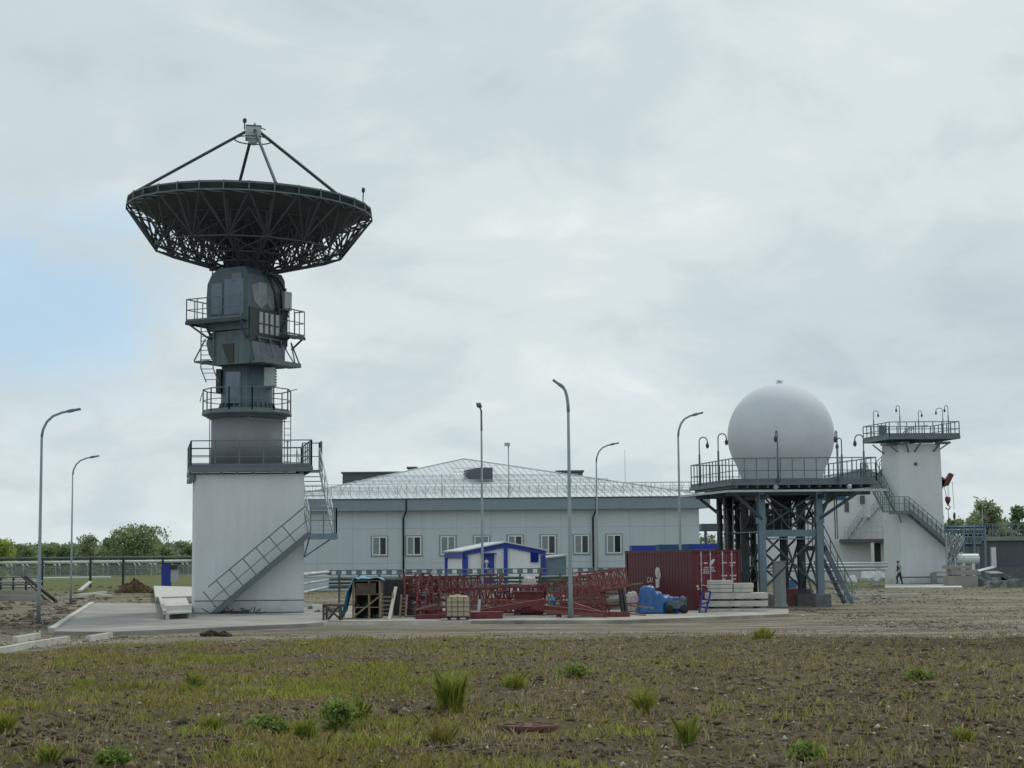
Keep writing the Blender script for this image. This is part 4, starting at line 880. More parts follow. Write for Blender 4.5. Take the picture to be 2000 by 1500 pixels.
xa, xb = at(1840, 1090, Y7).x, at(1925, 1090, Y7).x
for i in range(5):
    x = xa + (xb - xa) * i / 4
    for dy_ in (0, 2.2):
        b = MB(); b.bar((x, Y7 + dy_, -.1), (x, Y7 + dy_, at(1880, 1030, Y7).z), .18); b.build('post', MBLUER, rk)
for k, (yy, r_, mt_) in enumerate(((1030, .10, MBLUE2), (1037, .16, MBLUER), (1045, .12, MDARK), (1052, .2, MBLUER), (1064, .12, MDARK))):
    z = at(1880, yy, Y7).z; b = MB(); b.tube([(xa - .5, Y7 + .3 * k, z), (xb, Y7 + .3 * k, z)], r_, 8); b.build('pipe', mt_, rk)
b = MB()
for k in range(9):
    x = xa + (xb - xa) * k / 9; z = at(1880, 1031, Y7).z; b.bar((x, Y7 - .05, z - 1.3), (x + .4, Y7 - .05, z), .07); b.bar((x, Y7 - .05, z), (x + .4, Y7 - .05, z - 1.3), .06)
b.build('bracing', MBLUER, rk)
p = at(1868, 1092, 141); q = at(1911, 1092, 141); b = MB(); b.lathe((p.x, 141, p.z), [(.01, -.05), (.4, 0), (.42, .1), (.42, q.x - p.x - .1), (.4, q.x - p.x), (.01, q.x - p.x + .05)], 24, axis=(1, 0, 0))
for x in (p.x + .5, q.x - .5): b.box(x - .12, x + .12, 140.7, 141.3, -.1, p.z - .35)
tag(b.build('storage_tank', MWHITE), 'white horizontal cylindrical tank under the blue-grey pipe rack', 'tank')
for i, (x0, x1, y1, y0, Y, lb) in enumerate(((1853, 1910, 1138, 1124, 128, 'lowest pale concrete slab right of the white tower'), (1860, 1916, 1123, 1112, 128.4, 'second concrete slab resting on the lowest one right of the white tower'), (1850, 1897, 1111, 1104, 128.8, 'top thin concrete slab of the stack right of the white tower'))):
    p = at(x0, y1, Y); q = at(x1, y0, Y); b = MB(); b.box(p.x, q.x, Y, Y + 1.6, max(p.z, -.05) if i else -.1, q.z - .02); tag(b.build('concrete_slab', MCONC), lb, 'concrete slab', 'concrete slabs stacked right of the white tower')
for (pts, Y, lb) in (([(1908, 1113), (1940, 1105), (1943, 1109), (1914, 1116)], 126, 'white sheet lying tilted on the debris in front of the grey building, upper one'), ([(1924, 1116), (1946, 1115), (1961, 1119), (1935, 1120)], 125, 'lower white sheet lying on the debris in front of the grey building')):
    b = MB(); P3 = [at(x, y, Y + (1 if y < 1112 else 0)) for x, y in pts]; b.slab(P3, (0, .3, -.05)); tag(b.build('white_sheet', MWHITE), lb, 'sheet')
b = MB(); random.seed(5)
for k in range(26):
    p = G(random.uniform(1908, 1985), random.uniform(1133, 1147)); b.blob((p.x, p.y, 0), random.uniform(.3, .9), random.uniform(.3, .8), random.uniform(.15, .65), 7, .3)
struct(b.build('rubble', MFOOT), 'stuff')
# lattice of scrap branches and brackets beside the tower
b = MB(); random.seed(9)
for k in range(44):
    p = at(random.uniform(1849, 1878), random.uniform(1040, 1112), 132); q = at(random.uniform(1849, 1884), random.uniform(1040, 1118), 132.8); b.bar((p.x, 132, max(p.z, 0)), (q.x, 132.8, max(q.z, 0)), .06)
b.bar((at(1850, 1110, 132).x, 132.3, 0), (at(1850, 1040, 132).x, 132.3, at(1850, 1040, 132).z), .1)
tag(b.build('scaffold_heap', MGALV), 'tangled pale lattice of scaffold bars at the right foot of the white tower', 'scaffold')
# crane
Yc = 158; cr = thing('crane', 'dark red crane jib with hanging hook block, mostly hidden behind the white tower', 'crane', (at(1790, 1130, Yc).x, Yc, 0))
hd_ = at(1850, 932, Yc); ft = at(1786, 1085, Yc)
b = MB(); b.bar((ft.x, Yc, ft.z), (hd_.x - .6, Yc, hd_.z - .2), .6, .75); b.build('boom', MORANGE, cr)
b = MB(); b.slab([(hd_.x - 1.6, Yc - .3, hd_.z - .1), (hd_.x - .4, Yc - .3, hd_.z - .9), (hd_.x + .05, Yc - .3, hd_.z - .75), (hd_.x + .55, Yc - .3, hd_.z + .2), (hd_.x + .2, Yc - .3, hd_.z + .4), (hd_.x - .2, Yc - .3, hd_.z - .2), (hd_.x - .9, Yc - .3, hd_.z + .3)], (0, .6, 0)); b.build('boom_head', MORANGE, cr)
hk = at(1851, 971, Yc); b = MB()
for dx_ in (-.32, .08): b.tube([(hk.x + dx_, Yc, hd_.z - .5), (hk.x + dx_ * .4, Yc, hk.z)], .025, 5)
b.tube([(hk.x + .45, Yc, hd_.z - .4), (hk.x + .55, Yc, at(1851, 995, Yc).z)], .02, 5); b.tube([(hk.x, Yc, hk.z - 1), (hk.x, Yc, hk.z - 3.2)], .03, 5); b.build('hoist_rope', MBLACK, cr)
b = MB(); b.lathe((hk.x, Yc, hk.z), [(.05, .1), (.24, .0), (.26, -.3), (.12, -.6), (.05, -.75)], 10); b.tube([(hk.x, Yc, hk.z - .7), (hk.x + .2, Yc, hk.z - .9), (hk.x + .1, Yc, hk.z - 1.1), (hk.x - .15, Yc, hk.z - 1.05), (hk.x - .2, Yc, hk.z - .9)], .05, 6)
b.blob((hk.x + .55, Yc, hk.z - 1.7), .12, .12, .35, 8, .05, flat=False); b.build('hook_block', MORANGE, cr)
b = MB(); b.box(ft.x - 2.2, ft.x + 2.2, Yc - 1.2, Yc + 1.2, .9, 1.5); b.box(ft.x - 1, ft.x + 1.2, Yc - 1, Yc + 1, 1.5, ft.z + .2)
for x in (-1.6, -.4, .7, 1.7): b.lathe((ft.x + x, Yc - 1.25, .5), [(.5, 0), (.5, .35)], 16, axis=(0, 1, 0)); b.lathe((ft.x + x, Yc + .9, .5), [(.5, 0), (.5, .35)], 16, axis=(0, 1, 0))
b.build('chassis', MORANGE, cr)

# ------------------------------------------------------------ blue-framed cabin and neighbours in front of the hall
S8 = site(905, 1158, 118); wx = lambda px: at(px, 1090, 118).x - S8.o.x
cb = thing('blue_framed_cabin', 'white-panelled cabin with royal blue frame, door and low gabled roof', 'cabin', S8.o)
cw = wx(1066); ze = at(985, 1077, 118).z; zr = at(988, 1061, 118).z; mid = wx(988); cdp = 7.0
b = MB(S8); b.slab([(.15, .15, 0), (cw - .15, .15, 0), (cw - .15, .15, ze), (mid, .15, zr), (.15, .15, ze)], (0, cdp, 0)); b.build('wall', MCAB, cb)
b = MB(S8); b.slab([(0, 0, ze), (mid, 0, zr), (cw, 0, ze), (cw, 0, ze - .27), (mid, 0, zr - .27), (0, 0, ze - .27)], (0, .14, 0))
for a in (0, mid - .12, cw - .32): b.box(a, a + (.24 if a == mid - .12 else .32), 0, .14, -.1, (zr if a == mid - .12 else ze) - .28)
b.box(-.02, .14, cdp, cdp + .3, -.1, ze - .4); b.box(-.03, .13, 0, cdp + .3, ze - .42, ze - .05); b.box(-.02, .14, .15, .3, -.1, ze - .42)
b.build('frame', MBLUE, cb)
b = MB(S8); b.slab([(-.12, -.1, ze + .0), (mid, -.1, zr + .04), (cw + .12, -.1, ze), (cw + .12, -.1, ze + .09), (mid, -.1, zr + .13), (-.12, -.1, ze + .09)], (0, cdp + .5, 0)); b.build('roof', M('cabin_roof_sheet', (.50, .53, .58), .5), cb)
d0, d1 = wx(942), wx(965); b = MB(S8); b.box(d0, d1, -.02, .13, .25, at(950, 1083, 118).z); b.box(d0 - .1, d1 + .12, -.35, .13, at(950, 1083, 118).z + .02, at(950, 1083, 118).z + .1); dr = b.build('door', MBLUE, cb)
b = MB(S8); cz = at(952, 1097, 118).z; b.lathe(((d0 + d1) / 2 - .12, -.03, cz), [(.14, 0), (.14, .03)], 14, axis=(0, -1, 0)); b.box((d0 + d1) / 2 - .15, (d0 + d1) / 2 - .08, -.05, -.02, cz - .4, cz - .1); b.box((d0 + d1) / 2 - .25, (d0 + d1) / 2 + .05, -.05, -.02, cz - .48, cz - .42); b.build('emblem', MWHITE, dr)
b = MB(S8)
for k in range(9): z = at(1044, 1098, 118).z + k * .085; b.slab([(wx(1037), .02, z), (wx(1052), .02, z), (wx(1052), .1, z + .07), (wx(1037), .1, z + .07)], (0, .02, .01))
b.box(wx(1037), wx(1052), .1, .15, at(1044, 1098, 118).z, at(1044, 1076, 118).z); b.build('louvre', MBLUE, cb)
S9 = site(1070, 1158, 120); wx = lambda px: at(px, 1090, 120).x - S9.o.x
sh = thing('grey_shed', 'small grey mono-pitch shed right beside the blue-framed cabin', 'shed', S9.o)
b = MB(S9); zl = at(1090, 1091, 120).z; zh = at(1090, 1086, 120).z; b.slab([(0, 0, 0), (wx(1106), 0, 0), (wx(1106), 0, zh), (0, 0, zl)], (0, 4, 0)); b.build('wall', MBLUER, sh)
b = MB(S9); b.slab([(-.15, -.15, zl), (wx(1110), -.15, zh), (wx(1110), -.15, zh + .1), (-.15, -.15, zl + .1)], (0, 4.3, 0)); b.build('roof', MGALV, sh)
for i, (xa, xb, Y, yt, lb) in enumerate(((1237, 1292, 112, 1065, 'left low white cabin with blue top band behind the red container'), (1290, 1345, 108, 1063, 'middle low white cabin with teal top band behind the red container'), (1345, 1405, 110, 1062, 'right low white cabin with blue top band behind the red container'))):
    p = at(xa, 1150, Y); q = at(xb, yt, Y); T = thing('low_cabin', lb, 'cabin', (p.x, Y, 0), 'low cabins behind the red container')
    b = MB(); b.box(p.x, q.x - .05, Y, Y + 2.4, -.1, q.z - .35); b.build('wall', MCAB, T)
    b = MB(); b.box(p.x - .06, q.x + .03, Y - .06, Y + 2.46, q.z - .35, q.z); b.box(p.x - .03, p.x + .1, Y - .03, Y, -.1, q.z - .35); b.box(q.x - .3, q.x - .06, Y - .03, Y, -.1, q.z - .35); b.build('band', (MBLUE2 if i == 1 else MBLUE), T)
# distant canopy with lawn right of the hall
b = MB(); p = at(1370, 1030, 240); q = at(1470, 1022, 240); b.box(p.x, q.x, 240, 250, p.z - .4, q.z); 
for x in (p.x + .4, (p.x + q.x) / 2, q.x - .5): b.box(x, x + .35, 240.2, 240.5, -.1, p.z - .4)
tag(b.build('far_canopy', MDGREY), 'far flat grey canopy on posts seen between hall and radome platform', 'canopy')

# ------------------------------------------------------------ elevated pipe and tray lines
def xzY(px, py, Y): p = at(px, py, Y); return (p.x, Y, p.z)
tr = thing('cable_tray_line', 'long low line of perforated galvanised trays on posts in front of the hall', 'cable tray', xzY(900, 1150, 98)[:2] + (0,))
zt = at(930, 1115, 98).z; xl, xr = at(642, 1115, 98).x, at(1232, 1115, 98).x
b = MB(); b.bar((xl, 98, zt + .1), (xr, 98, zt + .1), .06, .05); b.bar((xl, 98, zt - .16), (xr, 98, zt - .16), .06, .05)
n = 30
for k in range(n + 1): x = xl + (xr - xl) * k / n; b.box(x - .16, x + .16, 97.99, 98.03, zt - .14, zt + .08)
b.build('upper_tray', MBLUER, tr)
b = MB(); b.tube([(xl, 98.4, zt - .4), (xr, 98.4, zt - .4)], .09, 8); b.build('pipe', MGRN, tr)
b = MB(); b.tube([(xl, 98.1, zt - .82), (xr, 98.1, zt - .82)], .10, 8); b.build('pipe', MGRN, tr)
b = MB(); b.bar((xl, 98.0, zt - .62), (xr, 98.0, zt - .62), .05, .12); b.build('lower_tray', MDARK, tr)
for k in range(15):
    x = xl + (xr - xl) * (k + .5) / 15; b = MB(); b.bar((x, 98.3, -.1), (x, 98.3, zt + .05), .12); b.build('post', MGRN, tr)
b = MB()
for (z, r_) in ((zt + .0, .09), (zt - .42, .05), (zt - .82, .06)): b.tube([(xl, 98, z), (at(600, 1120, 84).x, 84, z)], r_, 8); b.tube([(at(600, 1120, 84).x, 84, z), (at(586, 1120, 80).x, 80, z)], r_, 8)
b.build('side_pipe', MGALV, tr)
# left background pipelines
pl = thing('pipeline', 'green and white overhead pipelines on dark posts across the left background', 'pipeline', (at(180, 1100, 165).x, 165, 0))
YL = 165
for yy, r_, mt_, o_ in ((1088.5, .07, MGRN, 0), (1097.5, .14, MWHITE, .4), (1091, .05, MBLACK, .6)):
    z = at(200, yy, YL).z; b = MB(); b.tube([(at(-60, yy, YL).x, YL + o_, z), (at(430, yy, YL).x, YL + o_, z)], r_, 8); b.build('pipe', mt_, pl)
for px in (-5, 82, 176, 240, 317, 376):
    x = at(px, 1100, YL).x; b = MB(); b.bar((x, YL + .2, -.1), (x, YL + .2, at(px, 1088, YL).z), .2 if px in (176, 240) else .16); b.build('post', MBLACK, pl)
pf = thing('low_pipe_bundle', 'bundle of low thin grey pipes close to the ground at the far left', 'pipeline', (at(30, 1130, 130).x, 130, 0))
for yy, r_ in ((1128, .10), (1136, .13), (1142, .1), (1147, .14)):
    z = max(at(30, yy, 130).z, .15); b = MB(); b.tube([(at(-60, yy, 130).x, 130 + r_ * 6, z), (at(76, yy, 130).x, 130 + r_ * 6, z)], r_ * .55, 8); b.build('pipe', MGALV if yy in (1136, 1147) else MFOOT, pf)
b = MB()
for k in range(5): x = at(-30 + 25 * k, 1140, 130).x; b.bar((x, 130.8, -.1), (x, 130.8, at(30, 1127, 130).z), .14)
b.build('supports', MBLACK, pf)
b = MB(); p = at(110, 1173, 104); q = at(84, 1124, 108); b.tube([(p.x, 104, 0.05), (q.x, 104, q.z)], .1, 8); b.tube([(p.x - .5, 104, 0.05), (q.x - .3, 104.4, q.z)], .05, 8); tag(b.build('black_pipe', MBLACK), 'black pipe leaning down to the ground right of the nearest left lamp', 'pipe')
# perimeter fence
fe = thing('perimeter_fence', 'far mesh fence with crooked white post tops across the left background', 'fence', (at(190, 1125, 285).x, 285, 0))
YF = 285; ft_ = at(190, 1104, YF).z
for i in range(26):
    px = -4 + i * 15.6 + (4 if i % 2 else -3); x = at(px, 1110, YF).x; b = MB(); b.bar((x, YF, -.1), (x, YF, ft_), .07); b.build('post', MGALV, fe); b = MB(); b.bar((x, YF, ft_), (x - .4, YF, ft_ + .35), .15); b.bar((x - .4, YF, ft_ + .35), (x - .15, YF, ft_ + .45), .13); b.build('post_top', MWHITE, fe)
b = MB()
for k in range(7): z = .1 + (ft_ - .1) * k / 6; b.bar((at(-60, 1110, YF).x, YF + .1, z), (at(430, 1110, YF).x, YF + .1, z), .035)
for k in range(260): x = at(-60, 1110, YF).x + k * .16; b.bar((x, YF + .1, 0), (x, YF + .1, ft_), .03)
b.build('mesh_panel', MGALV, fe)
b = MB(); p = at(143, 1124, 215); q = at(216, 1121, 215); b.tube([(p.x - 8, 215, .4), (q.x, 215, .5)], .12, 6); tag(b.build('white_pipe', MWHITE), 'thin white pipe lying along the green verge in the left background', 'pipe')
# ------------------------------------------------------------ red shipping container
YC0 = 74.6; S10 = Fr((at(1352, 1195, YC0).x, YC0, .06), 24, 24); CL, CWd, CH = 6.06, 2.44, 2.59
ct = thing('shipping_container', 'dark red shipping container with white marks and four lock rods on its doors', 'container', S10.o)
b = MB(S10)
n = 22; pts = []
for k in range(n):
    y0 = .15 + (CL - .3) * k / n; w_ = (CL - .3) / n
    pts += [(.02, y0), (.02, y0 + w_ * .35), (.036, y0 + w_ * .5), (.036, y0 + w_ * .85)]
b.prism([(x, y) for x, y in pts] + [(.12, CL - .15), (.12, .15)], .16, CH - .12)
b.box(CWd - .1, CWd - .03, .15, CL - .15, .16, CH - .12); b.box(.1, CWd - .1, CL - .06, CL - .02, .16, CH - .1)
b.box(.05, CWd - .05, .05, CL - .05, CH - .07, CH - .03); b.box(.05, CWd - .05, .05, CL - .05, .08, .15)
b.build('body', MCON, ct)
b = MB(S10)
for a in (0, CWd - .15):
    for y in (0, CL - .15): b.box(a, a + .15, y, y + .15, .12, CH - .12)
for a in (0, CWd - .08): b.box(a, a + .08, .15, CL - .15, CH - .12, CH); b.box(a, a + .08, .15, CL - .15, .0, .15)
for y in (0, CL - .1): b.box(.15, CWd - .15, y, y + .1, CH - .13, CH); b.box(.15, CWd - .15, y, y + .1, 0, .14)
b.build('frame', MCON, ct)
b = MB(S10)
for a in (-.01, CWd - .16):
    for y in (-.01, CL - .16):
        for z in (0, CH - .12): b.box(a, a + .18, y, y + .18, z - .005, z + .125)
b.build('corner_castings', MCON, ct)
for i, (a0, a1) in enumerate(((.17, CWd / 2 - .01), (CWd / 2 + .01, CWd - .17))):
    b = MB(S10); b.box(a0, a1, .03, .07, .16, CH - .15)
    for k in range(3): b.box(a0 + .06, a1 - .06, .02, .03, .35 + k * .75, .9 + k * .75)
    dr = b.build('door', MCOND, ct)
    for f_ in (.28, .72):
        a = a0 + (a1 - a0) * f_; b = MB(S10); b.tube([(a, -.03, .1), (a, -.03, CH - .08)], .022, 8)
        for z in (.18, .6, 1.3, 2.0, 2.4): b.box(a - .04, a + .04, -.02, .03, z - .03, z + .03)
        b.bar((a, -.05, 1.1), (a + .25, -.05, 1.06), .035); b.build('lock_rod', MGALV, dr)
def marks(boxes):   # small pale marks on the door face: (a, z, w, h)
    b = MB(S10)
    for a, z, w_, h_ in boxes: b.box(a, a + w_, .012, .02, z, z + h_)
    return b
random.seed(3)
bx_ = []
for r_, (z, a0, a1) in enumerate(((1.82, .62, 1.12), (1.74, .58, 1.12), (1.66, .60, 1.1), (1.58, .58, .95))):
    a = a0
    while a < a1: w_ = random.uniform(.03, .10); bx_.append((a, z, w_, .04)); a += w_ + .03
for z, a0, a1 in ((2.0, 1.5, 1.72), (2.0, 1.9, 2.2), (1.88, 1.92, 2.08), (1.45, 1.48, 1.7), (1.45, 1.9, 2.16), (1.3, 1.55, 1.62), (1.3, 1.94, 2.14), (.9, 2.0, 2.2)):
    a = a0
    while a < a1: w_ = random.uniform(.03, .07); bx_.append((a, z, w_, .06)); a += w_ + .02
bx_ += [(.62, 2.0, .18, .05), (.25, 1.0, .1, .09), (.28, .9, .12, .06), (.86, 1.1, .16, .12)]
marks(bx_).build('door_lettering', MMARK, ct)
b = MB(S10); b.slab([(.88, .015, 1.92), (.98, .015, 1.9), (1.14, .015, 2.1), (1.18, .015, 2.2), (1.04, .015, 2.17), (.9, .015, 2.04)], (0, .01, 0)); b.build('leaf_emblem', MMARK, ct)
cu = bpy.data.curves.new('letters', 'FONT'); cu.body = 'CAI'; cu.size = .34; cu.extrude = .004; cu.align_x = 'CENTER'
to = bpy.data.objects.new('letters', cu); col.objects.link(to); bpy.context.view_layer.update(); dg = bpy.context.evaluated_depsgraph_get(); me = bpy.data.meshes.new_from_object(to.evaluated_get(dg)); bpy.data.objects.remove(to)
me.materials.clear(); me.materials.append(MMARK); ov = [v.co.copy() for v in me.vertices]
for v, c in zip(me.vertices, ov): v.co = S10((.012, 3.75 - c.x, 1.17 + c.y)) - S10.o + S10.u * (-c.z)
lt = bpy.data.objects.new('side_lettering', me); col.objects.link(lt); lt.parent = ct
b = MB(S10); T_o = b.T
def ov_(cy, cz, ry, rz, n=14): return [(.008, cy + ry * math.cos(2 * math.pi * k / n), cz + rz * math.sin(2 * math.pi * k / n)) for k in range(n)]
b.slab(ov_(3.02, 1.62, .22, .24), (.01, 0, 0)); b.slab(ov_(2.88, 1.52, .14, .18), (.009, 0, 0)); b.slab([(.008, 3.22, 1.34), (.008, 2.86, 1.34), (.008, 2.9, .98), (.008, 3.2, .92)], (.01, 0, 0)); b.slab(ov_(3.72, 1.02, .16, .05), (.01, 0, 0)); b.build('side_emblem', MMARK, ct)
b = MB(S10); b.slab([(.005, 3.3, 1.2), (.005, 3.1, 1.42), (.005, 2.8, 1.3), (.005, 2.85, 1.2)], (.002, 0, 0)); 

# ------------------------------------------------------------ stacked slabs, blue frame, tarpaulins, cart right of the yard
def slab_at(x0, x1, y0, y1, Y, D, mat, name, label, cat, group=None, rot=0.0, jit=.0):
    p = at(x0, y1, Y); q = at(x1, y0, Y); T = Fr(((p.x + q.x) / 2, Y, 0), rot, rot); hw = (q.x - p.x) / 2; b = MB(T); z0 = max(p.z, .085)
    b.box(-hw, hw, 0, D, z0, q.z); 
    return tag(b.build(name, mat), label, cat, group)
gs = 'concrete slabs stacked beside the red container'
for i, (x0, x1, y0, y1, lb) in enumerate(((1372, 1499, 1188, 1200, 'bottom long concrete slab of the stack beside the red container'), (1376, 1500, 1173, 1185, 'middle long concrete slab of the stack beside the red container'), (1383, 1500, 1158, 1170, 'upper long concrete slab of the stack beside the red container'))):
    slab_at(x0, x1, y0, y1, 72.3, 1.4, MCONL, 'concrete_slab', lb, 'concrete slab', gs, rot=-.5 * i)
    if i:
        for k in (0.15, .5, .85): 
            p = at(x0 + (x1 - x0) * k, y1 + 1.5, 72.5); b = MB(); b.box(p.x - .06, p.x + .06, 72.35, 73.6, at(1400, y1 + 3.3, 72.3).z, at(1400, y1, 72.3).z); tag(b.build('batten', MWOODD), 'dark wooden batten between the %s concrete slabs, %s' % (('bottom and middle', 'middle and upper')[i - 1], {.15: 'left', .5: 'centre', .85: 'right'}[k]), 'batten', 'battens in the slab stack')
for i, (x0, x1, y0, y1, lb) in enumerate(((1388, 1431, 1149.5, 1156.5, 'lower short slab on the left end of the stack'), (1387, 1431, 1142, 1149, 'middle short slab on the left end of the stack'), (1387, 1432, 1133.5, 1141.5, 'topmost short slab on the left end of the stack'), (1433, 1471, 1149, 1156.5, 'lower short slab on the right half of the stack'), (1433, 1472, 1139, 1148.5, 'upper short slab on the right half of the stack'))):
    slab_at(x0, x1, y0, y1, 72.6, .9, MCONL, 'short_slab', lb, 'concrete slab', 'short slabs on top of the slab stack', rot=random.uniform(-2, 2))
b = MB()
def P_(px, py, Y): p = at(px, py, Y); p.z = max(p.z, .08); return p
for (x0, y0, x1, y1) in ((1366, 1202, 1372, 1155), (1378, 1202, 1388, 1156), (1366, 1202, 1378, 1202), (1372, 1155, 1388, 1156), (1370, 1180, 1384, 1176)): b.bar(P_(x0, y0, 71.5), P_(x1, y1, 71.5), .07)
b.bar(P_(1366, 1202, 71.5), P_(1372, 1202, 72.2), .07); b.bar(P_(1372, 1155, 71.5), P_(1372, 1155, 72.2), .07); tag(b.build('blue_rack', MBLUE), 'royal blue steel frame leaning against the left end of the slab stack', 'frame')
def cloth_heap(name, mat, label, cx, py, Y, wpx, hpx, D, seed, lobes):
    """a draped sheet over lumps: a closed surface from the ground up"""
    random.seed(seed); c = at(cx, py, Y); z0 = .08; Wd = wpx * Y / FPX; Hh = hpx * Y / FPX; nx_, ny_ = 34, 18; vs = []; fs = []
    for j in range(ny_ + 1):
        for i in range(nx_ + 1):
            u = i / nx_ * 2 - 1; v = j / ny_ * 2 - 1; h = 0
            for (lx, lw, lh) in lobes:
                d = max(abs((u - lx) / lw), abs(v) * .95); h = max(h, lh * float(1 - sstep(.45, 1.0, d)) ** .8)
            h = h * (1 + .10 * (float(vnoise(u * 5 + seed, v * 3)) - .5)) + .05 * (float(vnoise(u * 16, v * 9 + seed)) - .5) * (h > .05)
            fold = .05 * math.sin(u * 31 + 3 * math.sin(u * 9)) * (1 - h) if h > .03 else 0
            vs.append((c.x + u * Wd / 2, Y + v * D / 2 - fold, z0 + max(0, h) * Hh))
    for j in range(ny_):
        for i in range(nx_): a = j * (nx_ + 1) + i; fs.append((a, a + 1, a + nx_ + 2, a + nx_ + 1))
    b = MB(); b.smooth = True; b.raw(vs, fs); return tag(b.build(name, mat), label, 'tarpaulin')
cloth_heap('blue_tarpaulin', MTARP, 'bright blue tarpaulin heaped over goods in front of the red container', 1283, 1195, 71.3, 92, 52, 1.6, 4, [(-.38, .50, 1.0), (.30, .52, .66), (-.1, .5, .8)])
cloth_heap('dark_blue_tarpaulin', MBLUE, 'darker blue sheet at the right foot of the blue tarpaulin heap', 1318, 1192, 71.9, 34, 30, .8, 8, [(0, .9, 1.0)])
cloth_heap('pale_sheeting', MPINK, 'crumpled pale sheeting left of the blue tarpaulin heap', 1233, 1160, 73.5, 34, 38, 1.0, 9, [(.1, .9, 1.0)])
c = at(1322, 1193, 70.3); b = MB()
for dx_, dy_ in ((-.3, 0), (.3, 0), (-.3, .5), (.3, .5)): b.lathe((c.x + dx_, 70.3 + dy_, .27), [(.17, 0), (.18, .04), (.17, .1)], 14, axis=(0, 1, 0))
cart = thing('generator_cart', 'small green grey wheeled machine before the container corner', 'generator', (c.x, 70.5, .08)); b.build('wheels', MRUBB, cart)
b = MB(); b.box(c.x - .38, c.x + .3, 70.32, 70.9, .3, .58); b.blob((c.x + .28, 70.6, .6), .14, .2, .2, 8, .15, flat=False); b.bar((c.x - .4, 70.4, .6), (c.x + .4, 70.4, .62), .04); b.bar((c.x + .36, 70.4, .3), (c.x + .4, 70.4, .75), .04); b.build('engine', MGREY, cart)

# ------------------------------------------------------------ the yard of red trusses
def lattice(p0, p1, w, h, bays, label, mat=MRED, grp='red lattice mast sections lying in the yard', ch=.06, rung=.035, diag=True):
    p0 = P_(*p0); p1 = P_(*p1); d = (p1 - p0); L_ = d.length; dn = d.normalized()
    side = dn.cross(Vector((0, 0, 1)));
    if side.length < .3: side = Vector((1, 0, 0))
    side.normalize(); up = side.cross(dn).normalized()
    if up.z < 0: up = -up
    if abs(dn.z) < .8 and side.y < 0: side = -side
    o = thing('lattice_section', label, 'lattice section', p0, grp)
    cs = [Vector(), side * w, side * w + up * h, up * h]
    b = MB()
    for c in cs: b.bar(p0 + c, p1 + c, ch)
    b.build('chords', mat, o); b = MB()
    for k in range(bays + 1):
        q = p0 + d * (k / bays)
        for i in range(4): b.bar(q + cs[i], q + cs[(i + 1) % 4], rung * 1.3)
    b.build('rungs', mat, o); b = MB()
    if diag:
        for k in range(bays):
            q = p0 + d * (k / bays); r = p0 + d * ((k + 1) / bays)
            if k % 2: q, r = r, q
            b.bar(q + cs[0], r + cs[3], rung); b.bar(q + cs[1], r + cs[2], rung)
        b.build('diagonals', mat, o)
    return o
lattice((791, 1208, 69.6), (788, 1126, 70.2), .45, .42, 7, 'dark red section standing upright beside the pale ladder')
lattice((816, 1206, 68.6), (828, 1127, 69.3), .35, .35, 6, 'upright red section leaning right of the white inner drum')
lattice((846, 1206, 69.2), (838, 1136, 69.8), .3, .3, 5, 'short red section standing in front of the grey drum')
lattice((800, 1163, 70.8), (906, 1160, 71.6), .7, .72, 7, 'red section lying on top of the upright ones at the left of the heap')
lattice((868, 1153, 74.2), (972, 1150, 74.2), .7, .58, 8, 'purple-red section at the back, left of the second lamp post')
lattice((880, 1180, 71.2), (1066, 1176, 71.4), .7, .62, 16, 'long red section lying in the middle behind the cream tank')
lattice((950, 1170, 72.8), (1062, 1166, 72.8), .6, .50, 10, 'short dense red section below the white sack heap', MREDL)
lattice((925, 1188, 69.5), (1112, 1192, 70.2), .5, .34, 14, 'low worn red section running behind the cream tank to the lamp', MREDL)
lattice((1058, 1176, 71.2), (1222, 1145, 70.6), .8, .72, 12, 'long worn section rising to the right above the timber stack', MREDL, ch=.07)
lattice((1100, 1193, 69.4), (1178, 1188, 69.4), .8, .92, 6, 'deep open red section right of the tallest lamp post', MREDL)
lattice((1130, 1197, 68.2), (1190, 1199, 68.2), .5, .36, 5, 'small low red section at the right end of the heap')
lattice((985, 1196, 68.4), (1110, 1194, 68.6), .4, .2, 9, 'flat red section on the slab behind the white board', MRED)
lattice((1120, 1150, 74.8), (1226, 1140, 74.8), .5, .66, 7, 'brown-red section standing tall at the back right, left of the container', MREDL)
def beam(name, p0, p1, w, h, mat, label, cat='beam', grp='red beams lying in the yard'):
    b = MB(); p = P_(*p0); q = P_(*p1); p.z = max(p.z, .09 + h / 2); q.z = max(q.z, .09 + h / 2); b.bar(p, q, w, h); return tag(b.build(name, mat), label, cat, grp)
beam('red_beam', (918, 1206, 66.6), (980, 1202, 66.8), .5, .26, MRED, 'thick dark red beam lying right of the cream tank')
beam('red_beam', (935, 1196, 67.6), (1066, 1174, 68.0), .2, .2, MRED, 'long red beam tilted up to the right towards the blue bundles')
beam('red_beam', (1000, 1180, 68.2), (1186, 1204, 67.0), .22, .2, MRED, 'long red beam sloping down to the right in front of the blue bundles')
beam('red_beam', (812, 1206, 66.8), (872, 1203, 67.0), .3, .16, MRED, 'red beam on the slab left of the cream tank')
beam('red_beam', (1136, 1199, 67.4), (1230, 1204, 67.4), .3, .18, MRED, 'red beam on the slab at the far right of the heap')
beam('red_beam', (1120, 1180, 68.0), (1170, 1196, 67.6), .14, .14, MREDL, 'short worn red beam leaning inside the deep open section')
beam('red_beam', (1064, 1194, 67.6), (1180, 1206, 67.0), .18, .14, MREDL, 'worn red beam lying lowest, beside the tallest lamp foot')
pf2 = thing('red_portal_frame', 'red and black portal frame standing at the right end of the truss heap', 'frame', P_(1200, 1206, 68.2), None)
